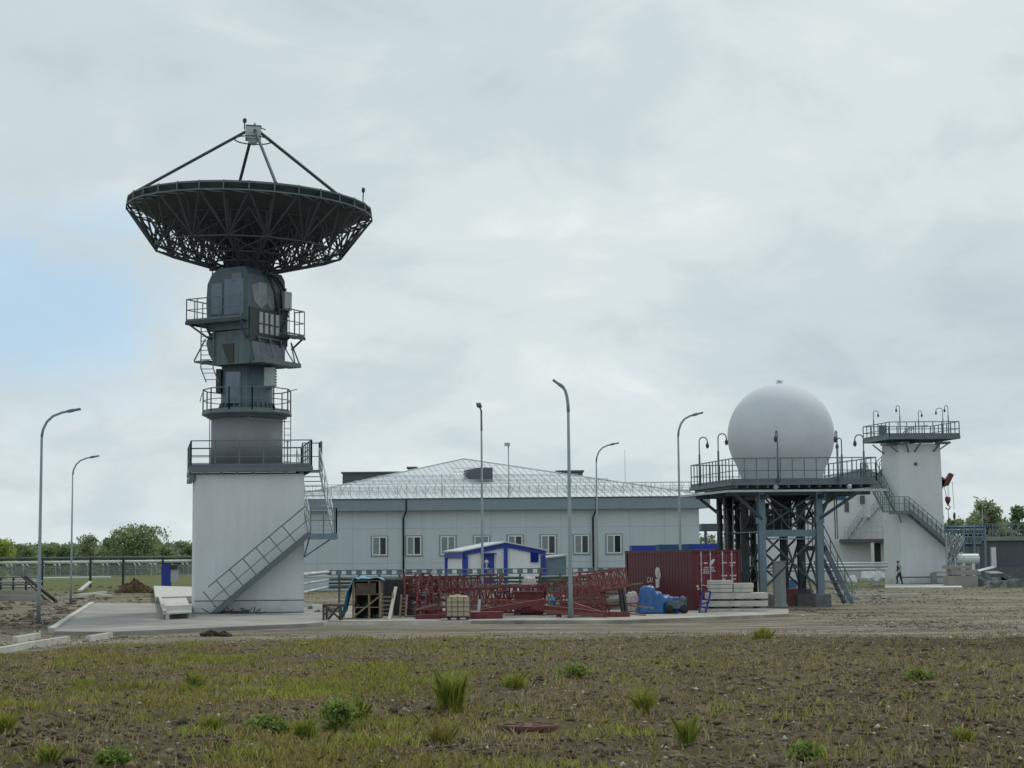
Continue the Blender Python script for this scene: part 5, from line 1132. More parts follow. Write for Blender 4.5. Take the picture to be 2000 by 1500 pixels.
for nm, seg, mt_, w_ in (('post', (1180, 1206, 1176, 1152), MRED, .2), ('post', (1184, 1206, 1180, 1156), MRED, .1), ('post', (1218, 1204, 1211, 1150), MBLACK, .12), ('post', (1225, 1206, 1216, 1150), MBLACK, .1), ('crossbar', (1168, 1155, 1218, 1148), MRED, .1), ('crossbar', (1182, 1204, 1226, 1203), MRED, .12)):
    b = MB(); b.bar(P_(seg[0], seg[1], 68.2), P_(seg[2], seg[3], 68.4), w_); b.build(nm, mt_, pf2)
# hooked ends that stick up from the sections
random.seed(12); k = 0
for px, py in ((1008, 1146), (1034, 1143), (1058, 1139), (1082, 1136), (1104, 1133), (1128, 1128), (1148, 1124), (968, 1152), (936, 1156), (985, 1150), (905, 1160)):
    b = MB(); p = P_(px, py, 72.2); b.tube([(p.x, 72.2, p.z - .7), (p.x, 72.2, p.z - .1), (p.x + .05, 72.2, p.z), (p.x + .13, 72.2, p.z - .04), (p.x + .16, 72.2, p.z - .16)], .028, 6)
    k += 1; tag(b.build('hooked_bar', MDARK if k % 3 else MREDL), 'thin hooked bar sticking up above the red truss heap', 'bar', 'hooked bars sticking up from the truss heap')
random.seed(63)
for k in range(54):
    if k % 3 == 0: x0, y0 = random.uniform(790, 900), random.uniform(1128, 1205)
    else: x0, y0 = random.uniform(800, 1220), random.uniform(1140, 1206)
    yy = 67.0 + (1208 - y0) * .075 + random.uniform(-.3, .5); a = random.choice((0, 0, .3, -.3, 1.3, 1.5, -1.3)) + random.uniform(-.2, .2); ln = random.uniform(18, 62)
    b = MB(); b.bar(P_(x0, y0, yy), P_(x0 + ln * math.cos(a), y0 - ln * .6 * math.sin(a), yy + random.uniform(-.5, .5)), random.choice((.05, .07, .1)))
    mt_ = (MRED, MREDL, MREDL, MBLACK, MWOOD, MGALV)[k % 6]; w_ = ('red', 'worn red', 'worn red', 'black', 'wooden', 'pale metal')[k % 6]
    tag(b.build('loose_bar', mt_), 'thin %s bar tangled in the red truss heap' % w_, 'bar', 'loose %s bars in the truss heap' % w_)
# goods inside the heap
def cask(px, py, Y, r, h, mat, label, name='drum'):
    p = P_(px, py, Y); b = MB(); b.lathe((p.x, Y, p.z), [(r * .96, 0), (r, .03), (r, h * .32), (r * 1.03, h * .34), (r, h * .36), (r, h * .64), (r * 1.03, h * .66), (r, h * .68), (r, h - .03), (r * .9, h)], 20); return tag(b.build(name, mat), label, 'drum')
cask(842, 1204, 70.6, .42, .95, MBLUER, 'grey-green drum standing inside the left end of the red heap')
cask(829, 1203, 71.4, .22, 1.05, MWHITE, 'white narrow drum between the upright red sections')
cask(807, 1204, 71.8, .24, 1.5, MGALV, 'tall pale metal cylinder behind the upright red sections')
px_box('red_skip', 1004, 1058, 1157, 1182, 70.6, 1.0, MRED, 'solid dark red steel box under the white sack heap', 'box', extra=lambda b, x0, x1, Y, z0, z1: [b.box(x0 + (x1 - x0) * k / 5, x0 + (x1 - x0) * k / 5 + .05, Y - .05, Y, z0, z1) for k in range(6)] and b.box(x0 - .05, x1 + .05, Y - .06, Y + 1.05, z1, z1 + .05))
cloth_heap('blue_bundle', MTARPL, 'pale blue wrapped bundle left of the tallest lamp post', 1078, 1190, 70.8, 24, 34, .7, 21, [(0, .95, 1.0)])
cloth_heap('blue_bundle', MTARP, 'deeper blue wrapped bundle directly beside the tallest lamp post', 1101, 1190, 70.6, 24, 26, .7, 23, [(0, .95, 1.0)])
cloth_heap('white_wrap', MPINK, 'heap of white wrapping on top of the red trusses', 1034, 1150, 73.6, 46, 68, 1.2, 25, [(0, .95, 1.0)])
cloth_heap('pale_wrap', MPINK, 'pink-white wrapping behind the cream tank', 975, 1180, 73.6, 60, 36, 1.2, 27, [(0, .95, 1.0)])
def board_stack(x0, x1, y0, Y, D, mat, label, rows):
    p = at(x0, 1190, Y); q = at(x1, y0, Y); T = thing('timber_stack', label, 'timber stack', ((p.x + q.x) / 2, Y, .0)); z = .08; h = (q.z - .08) / rows; random.seed(rows)
    for k in range(rows):
        b = MB(); a = p.x + random.uniform(-.06, .06)
        while a < q.x - .1:
            wd = random.uniform(.5, 1.0); b.box(a, min(a + wd, q.x + random.uniform(-.05, .05)), Y + random.uniform(0, .05), Y + D, z, z + h * .82); a += wd + .015
        b.build('board_layer', mat, T); z += h
    return T
board_stack(1108, 1180, 1140, 75.6, 1.2, M('old_board', (.21, .15, .12), .9, var=.3, scale=5, island=.25), 'brown stack of boards seen through the right end of the truss heap', 7)
board_stack(1150, 1224, 1124, 77.2, 1.4, M('greyed_board', (.26, .21, .20), .9, var=.3, scale=5, island=.25), 'grey-pink board stack behind, touching the red container', 8)
board_stack(868, 934, 1131, 77.0, 1.0, M('plum_board', (.22, .15, .17), .9, var=.3, scale=5, island=.25), 'dull plum-coloured stack behind the left half of the truss heap', 6)
px_box('dark_crate', 738, 800, 1131, 1190, 71.2, 1.2, MBLACK, 'dark crate right of the blue-covered shelter', 'crate', extra=lambda b, x0, x1, Y, z0, z1: [b.box(x0 + (x1 - x0) * k / 4 - .03, x0 + (x1 - x0) * k / 4 + .03, Y - .04, Y, z0, z1) for k in range(5)])
# cream liquid container in its cage
Yb = 65.3; p = at(871, 1213, Yb); q = at(917, 1164, Yb); ib = thing('caged_tank', 'cream plastic tank in a wire cage standing at the slab edge', 'tank', ((p.x + q.x) / 2, Yb, .09))
zc0, zc1 = .22, q.z; b = MB(); r_ = .07
b.prism([(p.x + .04 + r_, Yb + .04), (q.x - .04 - r_, Yb + .04), (q.x - .04, Yb + .04 + r_), (q.x - .04, Yb + .95), (p.x + .04, Yb + .95), (p.x + .04, Yb + .04 + r_)], zc0, zc1 - .06)
b.slab([(p.x + .05, Yb + .06, zc1 - .06), (q.x - .05, Yb + .06, zc1 - .06), (q.x - .14, Yb + .12, zc1), (p.x + .14, Yb + .12, zc1)], (0, .8, 0)); b.lathe(((p.x + q.x) / 2, Yb + .5, zc1), [(.1, 0), (.1, .05), (.01, .055)], 14); b.build('bottle', MCREAM, ib)
b = MB()
for k in range(5): x = p.x + (q.x - p.x) * k / 4; b.bar((x, Yb, .2), (x, Yb, zc1 - .02), .022); b.bar((x, Yb + 1, .2), (x, Yb + 1, zc1 - .02), .022)
for k in range(5):
    z = .24 + (zc1 - .28) * k / 4
    b.bar((p.x, Yb, z), (q.x, Yb, z), .02); b.bar((p.x, Yb, z), (p.x, Yb + 1, z), .02); b.bar((q.x, Yb, z), (q.x, Yb + 1, z), .02)
b.build('cage', M('cage_steel', (.12, .09, .07), .6), ib)
b = MB()
for k in range(3): x = p.x + .05 + (q.x - p.x - .2) * k / 2; b.box(x, x + .1, Yb, Yb + 1, .09, .2)
b.box(p.x, q.x, Yb, Yb + 1, .17, .215); b.build('pallet', MWOODD, ib)
# the tarpaulined shelter, ladders, trestle
Ys = 68.0; x0, x1 = at(690, 1200, Ys).x, at(742, 1200, Ys).x; zt_ = at(700, 1134, Ys).z
shl = thing('wooden_shelter', 'rough wooden shelf shelter with dark inside, half covered by blue sheet', 'shelter', ((x0 + x1) / 2, Ys, .09))
b = MB()
for x in (x0, (x0 + x1) / 2 + .1, x1):
    for y in (Ys, Ys + 1.2): b.bar((x, y, .08), (x, y, zt_), .08)
for z in (.5, 1.0, zt_ - .03): b.box(x0 - .04, x1 + .04, Ys - .02, Ys + 1.24, z, z + .04)
b.bar((x0, Ys - .05, .15), (x1, Ys - .05, .95), .06); b.build('frame', MWOOD, shl)
b = MB(); b.box(x0, x1, Ys + 1.22, Ys + 1.26, .08, zt_); b.box(x1 - .02, x1 + .02, Ys, Ys + 1.2, .08, zt_); b.build('back_panel', MWOODD, shl)
random.seed(31)
for k in range(9):
    b = MB(); b.blob((random.uniform(x0 + .1, x1 - .1), Ys + random.uniform(.1, .7), random.choice((.08, .54, 1.04))), random.uniform(.1, .2), .15, random.uniform(.12, .35), 7, .25); b.build('stored_bag', MBLACK, shl)
b = MB(); b.box(x0 + .1, x1 - .15, Ys - .06, Ys + .2, 1.04, zt_ - .1); b.build('front_board', MWOODD, shl)
vs = []; fs = []; nx_, ny_ = 26, 10     # sheet over the roof and down the left side
path = [(x1 + .1, zt_ + .02), (x0 + .3, zt_ + .1), (x0 - .02, zt_ + .02), (x0 - .18, zt_ - .45), (x0 - .3, zt_ - .9), (x0 - .42, .35), (x0 - .5, .1)]
for i in range(nx_ + 1):
    t_ = i / nx_ * (len(path) - 1); k = min(int(t_), len(path) - 2); f_ = t_ - k; px_ = path[k][0] * (1 - f_) + path[k + 1][0] * f_; pz_ = path[k][1] * (1 - f_) + path[k + 1][1] * f_
    for j in range(ny_ + 1): v = j / ny_; vs.append((px_ + .05 * math.sin(v * 14 + i * .3), Ys - .15 + v * 1.5, pz_ + .04 * math.sin(v * 9 + i) + (.03 * math.sin(i * 1.7) if i < 9 else 0)))
for i in range(nx_):
    for j in range(ny_): a = i * (ny_ + 1) + j; fs.append((a, a + 1, a + ny_ + 2, a + ny_ + 1))
b = MB(); b.smooth = True; b.raw(vs, fs); b.raw([(v[0], v[1], v[2] + .015) for v in vs], [f[::-1] for f in fs]); tag(b.build('draped_tarpaulin', MTARPL), 'light blue tarpaulin draped over the shelter and hanging down its left side', 'tarpaulin')
def ladder(p0, p1, w, rungs, mat, label):
    p = P_(*p0); q = P_(*p1); b = MB(); sx = Vector((w, 0, 0)); b.bar(p, q, .07); b.bar(p + sx, q + sx, .07)
    for k in range(1, rungs): r = p + (q - p) * (k / rungs); b.bar(r, r + sx, .045)
    return tag(b.build('ladder', mat), label, 'ladder', None)
ladder((743, 1206, 67.4), (744, 1158, 67.8), .46, 6, MWOOD, 'pale wooden ladder standing right against the shelter opening')
ladder((781, 1205, 68.2), (784, 1162, 68.6), .22, 6, MWOOD, 'narrow pale wooden ladder in front of the upright dark red section')
b = MB(); b.bar(P_(760, 1212, 66.4), P_(773, 1147, 68.4), .12, .06); tag(b.build('plank', M('pale_plank', (.40, .38, .33), .8, var=.2)), 'pale plank leaning between the two wooden ladders', 'plank')
b = MB(); Yt = 66.2
for (a, c_, d_, e_, y_) in ((632, 1212, 632, 1180, 0), (665, 1212, 662, 1180, 0), (632, 1182, 664, 1208, 0), (662, 1182, 640, 1210, .3), (630, 1182, 668, 1182, 0), (634, 1212, 634, 1182, .7), (664, 1212, 662, 1182, .7), (630, 1183, 668, 1183, .7)): b.bar(P_(a, c_, Yt) + Vector((0, y_, 0)), P_(d_, e_, Yt) + Vector((0, y_, 0)), .08)
tag(b.build('trestle', MWOODD), 'dark wooden trestle at the left end of the yard', 'trestle')
b = MB(); random.seed(77)
for k in range(70):
    g_ = G(random.uniform(600, 1240), random.uniform(1186, 1211)); mm = random.random()
    if mm < .5: b.blob((g_.x, g_.y, .07), random.uniform(.05, .22), random.uniform(.05, .2), random.uniform(.05, .2), 6, .3)
    else: a = random.uniform(-.3, .3); b.bar((g_.x, g_.y, .12), (g_.x + random.uniform(.2, .8), g_.y + a, random.uniform(.1, .2)), .05)
struct(b.build('yard_litter', MFOOT), 'stuff')

# ------------------------------------------------------------ slabs, pile, sign and litter on the left
b = MB(); P4 = [G(x, y, .45) for x, y in ((304, 1166), (380, 1164), (380, 1146), (300, 1144))]; b.slab([(p.x, p.y, .1) for p in P4], (0, 0, .35)); tag(b.build('concrete_platform', MCONL), 'low wide concrete platform behind the left corner of the white block', 'platform')
b = MB(); P4 = [G(x, y, .35) for x, y in ((322, 1198), (375, 1195), (364, 1168), (312, 1168))]; b.slab([(p.x, p.y, .3) for p in P4], (0, 0, .06)); 
for k, p in enumerate(P4): b.bar((p.x + (.1 if k in (0, 3) else -.1), p.y, -.05), (p.x + (.1 if k in (0, 3) else -.1), p.y, .3), .12)
e0, e1 = P4[0], P4[3]; b.bar((e0.x, e0.y, .38), (e1.x, e1.y, .38), .14, .16); tag(b.build('low_ramp', MCONL), 'pale sloping slab on low blocks on the apron beside the white block', 'ramp')
b = MB(); c = G(264, 1157); random.seed(8)
for k in range(90): t_ = random.gauss(0, .55); b.blob((c.x + t_ * 1.3, c.y + random.uniform(-.8, .8), -.05), random.uniform(.15, .5), random.uniform(.15, .5), random.uniform(.5, 1.05) * max(.15, 1 - abs(t_) * .75), 8, .22)
tag(b.build('soil_heap', MSOILP), 'heap of reddish brown soil beyond the apron', 'soil heap')
bs_ = thing('blue_notice_box', 'tall royal blue box with a dark hood standing beyond the apron by the pipelines', 'box', (at(324, 1142, 150).x, 150, 0))
b = MB(); p = at(315, 1142, 150); q = at(333, 1101, 150); b.box(p.x, q.x, 150, 150.5, .2, q.z); b.build('box', MBLUE, bs_)
b = MB(); b.box(q.x, q.x + .6, 150.05, 150.5, .6, q.z - .5); b.build('side_box', MGALV, bs_); b = MB(); b.box(q.x, q.x + .55, 149.9, 150.6, q.z - .5, q.z - .1); b.box(p.x - .05, q.x + .05, 149.95, 150.55, q.z, q.z + .08); b.build('hood', MBLACK, bs_)
for i, (x0, x1, y0, y1, lb) in enumerate(((-20, 74, 1155, 1162, 'upper of the long pale beams lying at the left edge'), (-30, 72, 1164, 1173, 'lower of the long pale beams lying at the left edge'))):
    p = G(x0, y1); q = G(x1, y1); b = MB(); b.bar((p.x, p.y, .16), (q.x, q.y, .16), .4, .36); tag(b.build('pale_beam', MCONC), lb, 'beam', 'pale beams at the left edge')
for i, (pts, lb) in enumerate((([(152, 1166), (206, 1160)], 'pale edge board lying right of the second lamp'), ([(190, 1165), (217, 1168)], 'short pale board pointing at the apron corner'), ([(110, 1171), (170, 1169)], 'thin white board lying at the foot of the second lamp'), ([(156, 1157), (176, 1150)], 'white sheet end sticking up behind the second lamp'))):
    p = G(*pts[0]); q = G(*pts[1]); b = MB(); b.bar((p.x, p.y, .12), (q.x, q.y, .12 if i < 3 else .6), .3, .14); tag(b.build('board', MCONL), lb, 'board')
b = MB(); random.seed(14)
for k in range(420):
    px = random.uniform(-30, 310); py = random.uniform(1143, 1228)
    if px > 92 + (1232 - py) * 1.55 and py > 1172: continue
    g_ = G(px, py); q = random.uniform(.04, .22) * (1.8 if random.random() < .12 else 1); b.blob((g_.x, g_.y, -.02), q, q * random.uniform(.6, 1.1), q * random.uniform(.3, .7), 8, .3)
struct(b.build('loose_rubble', M('rubble_soil', (.15, .12, .09), .95, var=.4, scale=4, bump=.03, island=.5)), 'stuff')

# ------------------------------------------------------------ vegetation
def leafmat(name, c, tr=.25): return M(name, c, .7, var=.2, scale=.6, island=.45, transl=tr)
ML = [leafmat('leaf_mid', (.23, .30, .15), .5), leafmat('leaf_dark', (.19, .26, .14), .5), leafmat('leaf_bright', (.34, .42, .11), .5), leafmat('leaf_pale', (.30, .35, .21), .5)]  # leaf colours lightened to stand in for haze over the far trees
MBARK = M('bark', (.11, .095, .08), .9, var=.3, scale=6)
def leaves(cent, rad, n, size):
    """n leaf faces spread in ellipsoid clumps; returns verts, tri faces"""
    k = len(cent); cent = np.array(cent); rad = np.array(rad); w_ = (rad[:, 0] * rad[:, 1] * rad[:, 2]) ** .6; pick = rng.choice(k, n, p=w_ / w_.sum())
    d = rng.normal(size=(n, 3)); d /= np.linalg.norm(d, axis=1)[:, None]; r = rng.uniform(.35, 1.0, n) ** .5
    c = cent[pick] + d * r[:, None] * rad[pick] * (1 + .18 * rng.normal(size=(n, 1)))
    u = rng.normal(size=(n, 3)); u /= np.linalg.norm(u, axis=1)[:, None]; v = np.cross(u, rng.normal(size=(n, 3))); v /= np.linalg.norm(v, axis=1)[:, None] + 1e-9
    s_ = size * rng.uniform(.5, 1.3, (n, 1)); V = np.stack([c - u * s_, c + v * s_ * .6, c + u * s_, c - v * s_ * .6], 1).reshape(-1, 3); F = np.arange(4 * n).reshape(n, 4); return V, F
def tree(px, top, Y, wpx, mat, label, n=2600, size=.22, trunk=.12, low=.0, clumps=24, sparse=False, grp='trees and bushes along the far edge'):
    x = at(px, 1095, Y).x; z1 = at(px, top, Y).z; W_ = wpx * Y / FPX / 2; T = thing('tree', label, 'tree', (x, Y, 0), grp)
    cs = []; rs = []
    b = MB(); b.tube([(x, Y, -.1), (x + .1, Y, z1 * .35), (x, Y, z1 * .75)], trunk, 7, r2=trunk * .3)
    for k in range(clumps):
        a = rng.uniform(0, 2 * math.pi); hh_ = rng.uniform(low, .93); rr_ = W_ * math.sqrt(max(.05, 1 - ((hh_ - .35) / .68) ** 2)) * rng.uniform(.25, .95); rr_ = rr_ if hh_ > .3 else W_ * rng.uniform(.1, 1.0); c = (x + rr_ * math.cos(a), Y + rr_ * math.sin(a) * .8, z1 * hh_)
        cs.append(c); q = rng.uniform(.26, .44) * W_ if not sparse else rng.uniform(.12, .25) * W_; rs.append((q, q, min(q * .8, z1 * (1 - hh_) + .15)))
        b.tube([(x, Y, z1 * max(.08, hh_ - .35)), ((x + c[0]) / 2, (Y + c[1]) / 2, z1 * (hh_ - .12)), c], trunk * .35, 5, r2=trunk * .08)
    b.build('trunk', MBARK, T); V, F = leaves(cs, rs, n, size); V = V - np.array(WO[T.name]); V[:, 2] = np.maximum(V[:, 2], .02)
    me = mesh_np('crown', V, F, [mat]); o = bpy.data.objects.new('crown', me); col.objects.link(o); o.parent = T; return T
for i_, px_ in enumerate(range(-40, 400, 27)): tree(px_ + random.uniform(-6, 6), 1062 + random.uniform(-4, 4), 336 + random.uniform(-8, 12), 74, ML[i_ % 2], ['mid green', 'darker green'][i_ % 2] + ' low bush of the continuous hedge line behind the left fence', n=2400, size=.32, clumps=20, trunk=.08, grp='hedge line behind the left fence')
TR = [(3, 1052, 292, 70, 2, 'bright yellow-green bush at the left edge of the photo', 2600), (40, 1060, 314, 60, 0, 'green bush second from the left edge behind the fence', 2000), (92, 1064, 320, 56, 0, 'green bush just right of the nearest left lamp post', 2000), (128, 1066, 314, 46, 1, 'low dark bush beside the second lamp post', 1600),
      (176, 1043, 302, 62, 3, 'pale airy bush with a loose top left of the big round tree', 2400), (215, 1046, 314, 50, 0, 'green bush merging into the left side of the big round tree', 2000), (262, 1028, 302, 130, 0, 'biggest rounded tree in the left background', 7000), (318, 1050, 314, 60, 0, 'low tree on the right shoulder of the big round tree', 2200), (360, 1058, 320, 56, 1, 'dark low tree next to the white block wall', 2200)]
for px, top, Y, wp, mi, lb, n in TR: tree(px, top, Y, wp, ML[mi], lb, n=n, clumps=44 if wp > 100 else 26, size=.26)
tree(1866, 1008, 190, 46, ML[1], 'dark low bush behind the pipe rack', n=1800, size=.22)
tree(1935, 978, 214, 92, ML[3], 'pale leafy tree above the grey building', n=7000, size=.22, clumps=44, trunk=.2)
tree(1905, 992, 226, 50, ML[3], 'thin sparse tree between the white tower and the pale leafy tree', n=700, size=.2, clumps=16, sparse=True)
tree(1998, 985, 205, 62, ML[1], 'dark green tree at the right edge of the photo', n=3600, size=.24, clumps=20)
tree(1965, 1008, 220, 56, ML[0], 'mid green tree in the dip left of the right-edge tree', n=2600, size=.22)
for i_, px_ in enumerate((1846, 1872, 1900, 1928, 1956, 1984, 2012)): tree(px_, 1004 + (i_ * 37 % 17), 236 + i_, 58, ML[(i_ + 1) % 2], ['dark', 'mid green'][i_ % 2] + ' low bush of the line behind the grey building', n=1600, size=.24, clumps=14, trunk=.08, grp='bush line behind the grey building')
Tb = thing('bare_shrub', 'row of bare upright twigs behind the hanging crane hook', 'shrub', (at(1870, 1095, 200).x, 200, 0)); b = MB(); random.seed(4)
for k in range(46):
    p = at(random.uniform(1846, 1925), 1095, 200 + random.uniform(0, 5)); h_ = random.uniform(4.6, 6.9); b.tube([(p.x, p.y, 0), (p.x + random.uniform(-.2, .2), p.y, h_ * .6), (p.x + random.uniform(-.5, .5), p.y, h_)], .035, 4, r2=.012)
b.build('twigs', M('pale_twig', (.20, .20, .12), .9), Tb)
# far wood: nobody could count it
cs = []; rs = []
for k in range(150): 
    px = rng.uniform(-120, 470); Y = rng.uniform(330, 400); z = rng.uniform(.5, 4.2); cs.append((at(px, 1090, Y).x, Y, z)); rs.append((3.2, 2, min(1.6, z + .4)))
for k in range(110):
    px = rng.uniform(1340, 2120); Y = rng.uniform(330, 400); z = rng.uniform(.5, 5.5); cs.append((at(px, 1090, Y).x, Y, z)); rs.append((3.2, 2, min(1.6, z + .4)))
V, F = leaves(cs, rs, 26000, .45); V[:, 2] = np.maximum(V[:, 2], .02); o = bpy.data.objects.new('far_wood', mesh_np('far_wood', V, F, [leafmat('leaf_far', (.24, .30, .19), .4)])); col.objects.link(o); struct(o, 'stuff')

# ground cover in the field
MG = [leafmat('grass_olive', (.29, .255, .07), .35), leafmat('grass_green', (.29, .33, .06), .4), leafmat('grass_dry', (.33, .27, .15), .2)]
def blades(x, y, z, h, w_, lean=.5, curve=True):
    n = len(x); a = rng.uniform(0, 2 * math.pi, n); dx_, dy_ = np.cos(a), np.sin(a); l_ = rng.uniform(.1, 1, n) * lean * h; b_ = rng.uniform(0, 2 * math.pi, n); lx, ly = np.cos(b_) * l_, np.sin(b_) * l_
    p = lambda ox, oy, oz: np.stack([x + ox, y + oy, z + oz], -1)
    V = np.stack([p(-dx_ * w_, -dy_ * w_, -.01), p(dx_ * w_, dy_ * w_, -.01), p(dx_ * w_ * .7 + lx * .35, dy_ * w_ * .7 + ly * .35, h * .6), p(lx, ly, h), p(-dx_ * w_ * .7 + lx * .35, -dy_ * w_ * .7 + ly * .35, h * .6)], 1)
    return V.reshape(-1, 3), np.arange(5 * n).reshape(n, 5)
def scatter(n, dens):
    Y = 11.5 + (54 - 11.5) * rng.uniform(0, 1, n) ** 1.15; X = rng.uniform(-.40, .40, n) * Y; k = rng.uniform(0, 1, n) < dens(X, Y); return X[k], Y[k]
def lidfree(X, Y): c = GH(1032, 1426); return ((X - c.x) ** 2 + ((Y - c.y + .25) * .6) ** 2 > .2)
def infield(X, Y): return lidfree(X, Y) * 1 - sstep(-4.5, 1.5, Y - edgeY(X) + (fbm(X / .8, Y / .8, 14) - .5) * 6)
for nm, mi, N0, dn_, h0, h1 in (('field_grass', 0, 170000, lambda X, Y: (greenness(X, Y) ** 1.3 * .62 + .03) * infield(X, Y), .03, .10), ('green_grass', 1, 120000, lambda X, Y: np.clip(greenness(X, Y) * sstep(.55, .75, fbm(X / 1.0, Y / 1.0, 44)) * 1.6, 0, 1) * infield(X, Y), .04, .14), ('dry_grass', 2, 60000, lambda X, Y: (.10 + .35 * sstep(.5, .7, fbm(X / 2, Y / 2, 61))) * infield(X, Y), .03, .12)):
    X, Y = scatter(N0, dn_); cx_ = np.repeat(X, 3) + rng.normal(size=len(X) * 3) * .035; cy_ = np.repeat(Y, 3) + rng.normal(size=len(X) * 3) * .035; zz = H(cx_, cy_); h_ = rng.uniform(h0, h1, len(cx_)) * (.6 + .8 * fbm(cx_ / .8, cy_ / .8, 33)); w_ = .0045 * (1 + cy_ / 30)
    V, F = blades(cx_, cy_, zz, h_, w_, 1.0); o = bpy.data.objects.new(nm, mesh_np(nm, V, F, [MG[mi]])); col.objects.link(o); struct(o, 'stuff')
# sparse verge grass on the gravel strip
Y = rng.uniform(40, 66, 26000); X = rng.uniform(-.33, .33, 26000) * Y; k = (Y > edgeY(X) - .5) & (rng.uniform(0, 1, 26000) < .5 * sstep(.45, .62, fbm(X / 1.5, Y / 1.1, 71))) & ~((X > -15.2) & (X < 11) & (Y > 56.5)); X, Y = X[k], Y[k]
V, F = blades(X, Y, H(X, Y), rng.uniform(.03, .12, len(X)), np.full(len(X), .014), 1.0); o = bpy.data.objects.new('verge_grass', mesh_np('verge_grass', V, F, [leafmat('verge', (.20, .19, .09), .2)])); col.objects.link(o); struct(o, 'stuff')
# clods and pebbles
OCT = np.array([[1, 0, 0], [0, 1, 0], [-1, 0, 0], [0, -1, 0], [0, 0, 1], [0, 0, -1]], float); OF = np.array([[0, 1, 4], [1, 2, 4], [2, 3, 4], [3, 0, 4], [1, 0, 5], [2, 1, 5], [3, 2, 5], [0, 3, 5]])
def lumps(name, X, Y, s_, mat, flat=.6):
    n = len(X); J = OCT[None] * (1 + .45 * rng.normal(size=(n, 6, 1)).clip(-1, 1)) ; th = rng.uniform(0, 6.28, n); c, s = np.cos(th), np.sin(th)
    P = J * (s_[:, None, None] * np.stack([rng.uniform(.7, 1.4, n), rng.uniform(.6, 1.1, n), np.full(n, flat)], -1)[:, None, :]); x = P[..., 0] * c[:, None] - P[..., 1] * s[:, None]; y = P[..., 0] * s[:, None] + P[..., 1] * c[:, None]
    V = np.stack([x + X[:, None], y + Y[:, None], P[..., 2] + H(X, Y)[:, None] + s_[:, None] * .15], -1).reshape(-1, 3); F = (OF[None] + np.arange(n)[:, None, None] * 6).reshape(-1, 3)
    o = bpy.data.objects.new(name, mesh_np(name, V, F, [mat])); col.objects.link(o); return struct(o, 'stuff')
X, Y = scatter(100000, lambda X, Y: (.25 + .75 * (1 - greenness(X, Y))) * infield(X, Y) * (.3 + .7 * sstep(.4, .6, fbm(X / 1.1, Y / 1.1, 91)))); lumps('soil_clods', X, Y, rng.gamma(2.0, .0085, len(X)) + .006, M('clod_soil', (.10, .076, .045), .95, var=.3, scale=3, island=.6))
X, Y = scatter(15000, lambda X, Y: .55 * infield(X, Y)); lumps('pebbles', X, Y, rng.gamma(2.0, .006, len(X)) + .005, M('pebble', (.33, .30, .26), .8, var=.3, scale=3, island=.5))
Y = rng.uniform(44, 70, 26000); X = rng.uniform(-.32, .34, 26000) * Y; k = (Y > edgeY(X) - 2) & (rng.uniform(0, 1, 26000) < sstep(.45, .65, fbm(X / 1.6, Y / 1.2, 55))) & ~((X > -15.2) & (X < 11) & (Y > 56.3)); lumps('road_gravel', X[k], Y[k], rng.gamma(2.0, .0115, k.sum()) + .008, M('gravel_stone', (.29, .265, .21), .9, var=.3, scale=3, island=.5))
# small stones and dirt crumbs over the open yard
Y = 57 + 75 * rng.uniform(0, 1, 60000) ** 1.3; X = rng.uniform(-.33, .34, 60000) * Y
k = (rng.uniform(0, 1, 60000) < sstep(.42, .66, fbm(X / 2.5, Y / 2.5, 57))) & ~((X > -16.5) & (X < 12.5) & (Y < 82)) & ~((X > 9) & (X < 17) & (Y > 79) & (Y < 89)); lumps('yard_stones', X[k], Y[k], rng.gamma(2.0, .013, k.sum()) + .012, M('yard_stone', (.17, .145, .105), .95, var=.3, scale=3, island=.65))
# dead stalks lying about
X, Y = scatter(52000, lambda X, Y: (.15 + .6 * sstep(.45, .65, fbm(X / 1.4, Y / 1.4, 83))) * infield(X, Y))
V, F = blades(X, Y, H(X, Y) + .008, rng.uniform(.008, .03, len(X)), .0035 * (1 + Y / 30), 5.0); o = bpy.data.objects.new('dead_stalks', mesh_np('dead_stalks', V, F, [leafmat('straw', (.28, .23, .13), .1)])); col.objects.link(o); struct(o, 'stuff')
# individual weeds
def weed(px, py, wpx, hpx, kind, label):
    c = GH(px, py); s_ = c.y / FPX; W_ = wpx * s_ / 2; h_ = hpx * s_
    if kind in ('blade', 'dry'):
        n = int(90 + wpx * 7); r = W_ * np.sqrt(rng.uniform(0, 1, n)) * .7; a = rng.uniform(0, 6.28, n); X = c.x + r * np.cos(a); Y = c.y + r * np.sin(a) * .8; V, F = blades(X, Y, H(X, Y), h_ * (rng.uniform(.45, 1.25, n) * (1 - .35 * r / W_)), np.full(n, .005), .9)
        mt_ = MG[1] if kind == 'blade' else MG[0]
    else:
        cs = []; rs = []
        for k in range(16): a = rng.uniform(0, 6.28); r = W_ * rng.uniform(0, .75); q = rng.uniform(.2, .35) * W_; cs.append((c.x + r * math.cos(a), c.y + r * math.sin(a) * .7, c.z + h_ * rng.uniform(.15, .8) * (1 - .4 * r / W_))); rs.append((q, q, q * .8))
        V, F = leaves(cs, rs, 900, .026); V += rng.normal(size=(len(V) // 4, 1, 3)).repeat(4, 1).reshape(-1, 3) * np.array([.05, .05, .03]); V[:, 2] = np.maximum(V[:, 2], c.z - .02); mt_ = MLW
    V = V - np.array([c.x, c.y, c.z]); o = bpy.data.objects.new('weed', mesh_np('weed', V, F, [mt_])); col.objects.link(o); o.location = c; return tag(o, label, 'weed', 'single weeds in the foreground field')
MLW = leafmat('weed_leaf', (.20, .27, .065), .45)
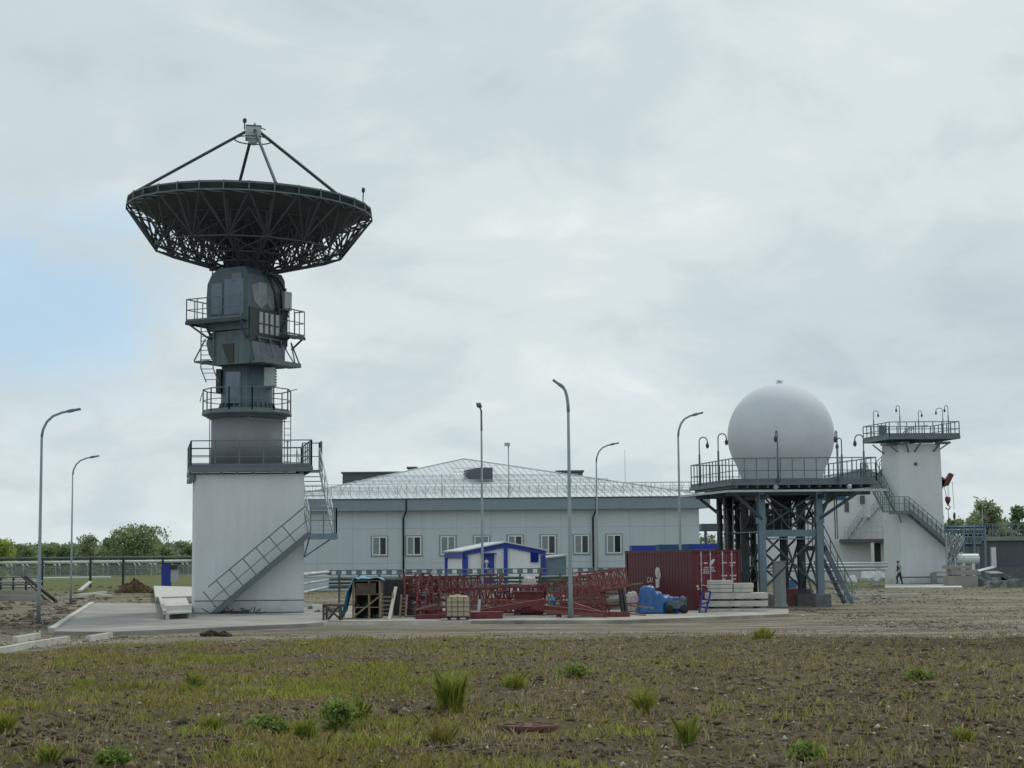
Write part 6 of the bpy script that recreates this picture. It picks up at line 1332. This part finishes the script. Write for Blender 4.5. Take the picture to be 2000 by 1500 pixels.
for a in ((880, 1388, 66, 84, 'blade', 'tallest upright grass tuft in the middle of the foreground'), (662, 1422, 84, 70, 'leafy', 'broad leafy weed left of the tallest grass tuft'), (690, 1420, 60, 62, 'blade', 'grass tuft growing against the broad leafy weed'), (598, 1450, 54, 42, 'blade', 'rounded bright grass tuft left of the broad leafy weed'),
          (528, 1438, 70, 34, 'leafy', 'low bright leafy weed left of the rounded grass tuft'), (862, 1462, 50, 48, 'dry', 'brownish tuft below the tallest grass tuft'), (1257, 1400, 32, 60, 'blade', 'slim yellow-green tuft right of the rusty lid'), (1342, 1462, 36, 56, 'blade', 'small fan-shaped tuft at the lower right of centre'),
          (1568, 1488, 78, 34, 'leafy', 'sprawling pale weed near the bottom edge, right of centre'), (1005, 1340, 56, 30, 'blade', 'short grass patch right of the tallest grass tuft'), (1118, 1326, 80, 26, 'leafy', 'long low leafy patch in the middle distance of the field'), (382, 1345, 44, 30, 'blade', 'small yellow-green tuft in the left field'),
          (165, 1345, 66, 26, 'blade', 'wide low tuft in the far left field'), (8, 1440, 50, 48, 'blade', 'grass tuft cut by the left edge of the photo'), (228, 1496, 70, 44, 'leafy', 'leafy weed cut by the bottom edge at the left'), (1885, 1448, 50, 28, 'blade', 'short green tuft at the lower right'), (1795, 1330, 70, 26, 'leafy', 'low green patch in the right field'), (1490, 1248, 50, 24, 'blade', 'green tuft at the field edge near the slab stack'), (96, 1490, 40, 40, 'blade', 'thin tuft at the lower left corner'), (410, 1425, 50, 30, 'blade', 'light green tuft between the left tufts and the rounded one')):
    weed(*a)
# rusty lid lying in the soil
c = GH(1032, 1426); c.z += .04; b = MB(); b.lathe((c.x, c.y, c.z), [(.31, -.06), (.315, .02), (.29, .028), (.28, .015), (.06, .02), (.01, .024)], 36)
for k in range(6): a = k * math.pi / 3; b.bar((c.x + .1 * math.cos(a), c.y + .1 * math.sin(a), c.z + .02), (c.x + .26 * math.cos(a), c.y + .26 * math.sin(a), c.z + .02), .02, .015)
tag(b.build('rusty_lid', MRUST), 'round rusty iron lid lying in the foreground soil', 'lid')
for px, py, s_, lb in ((410, 1243, .20, 'left dark clod at the field edge below the white block'), (440, 1243, .17, 'right dark clod at the field edge below the white block')):
    c = GH(px, py); b = MB(); b.blob((c.x, c.y, c.z - .03), s_ * 1.6, s_, s_, 10, .25); tag(b.build('soil_clod', M('dark_clod', (.03, .024, .018), .95)), lb, 'clod')
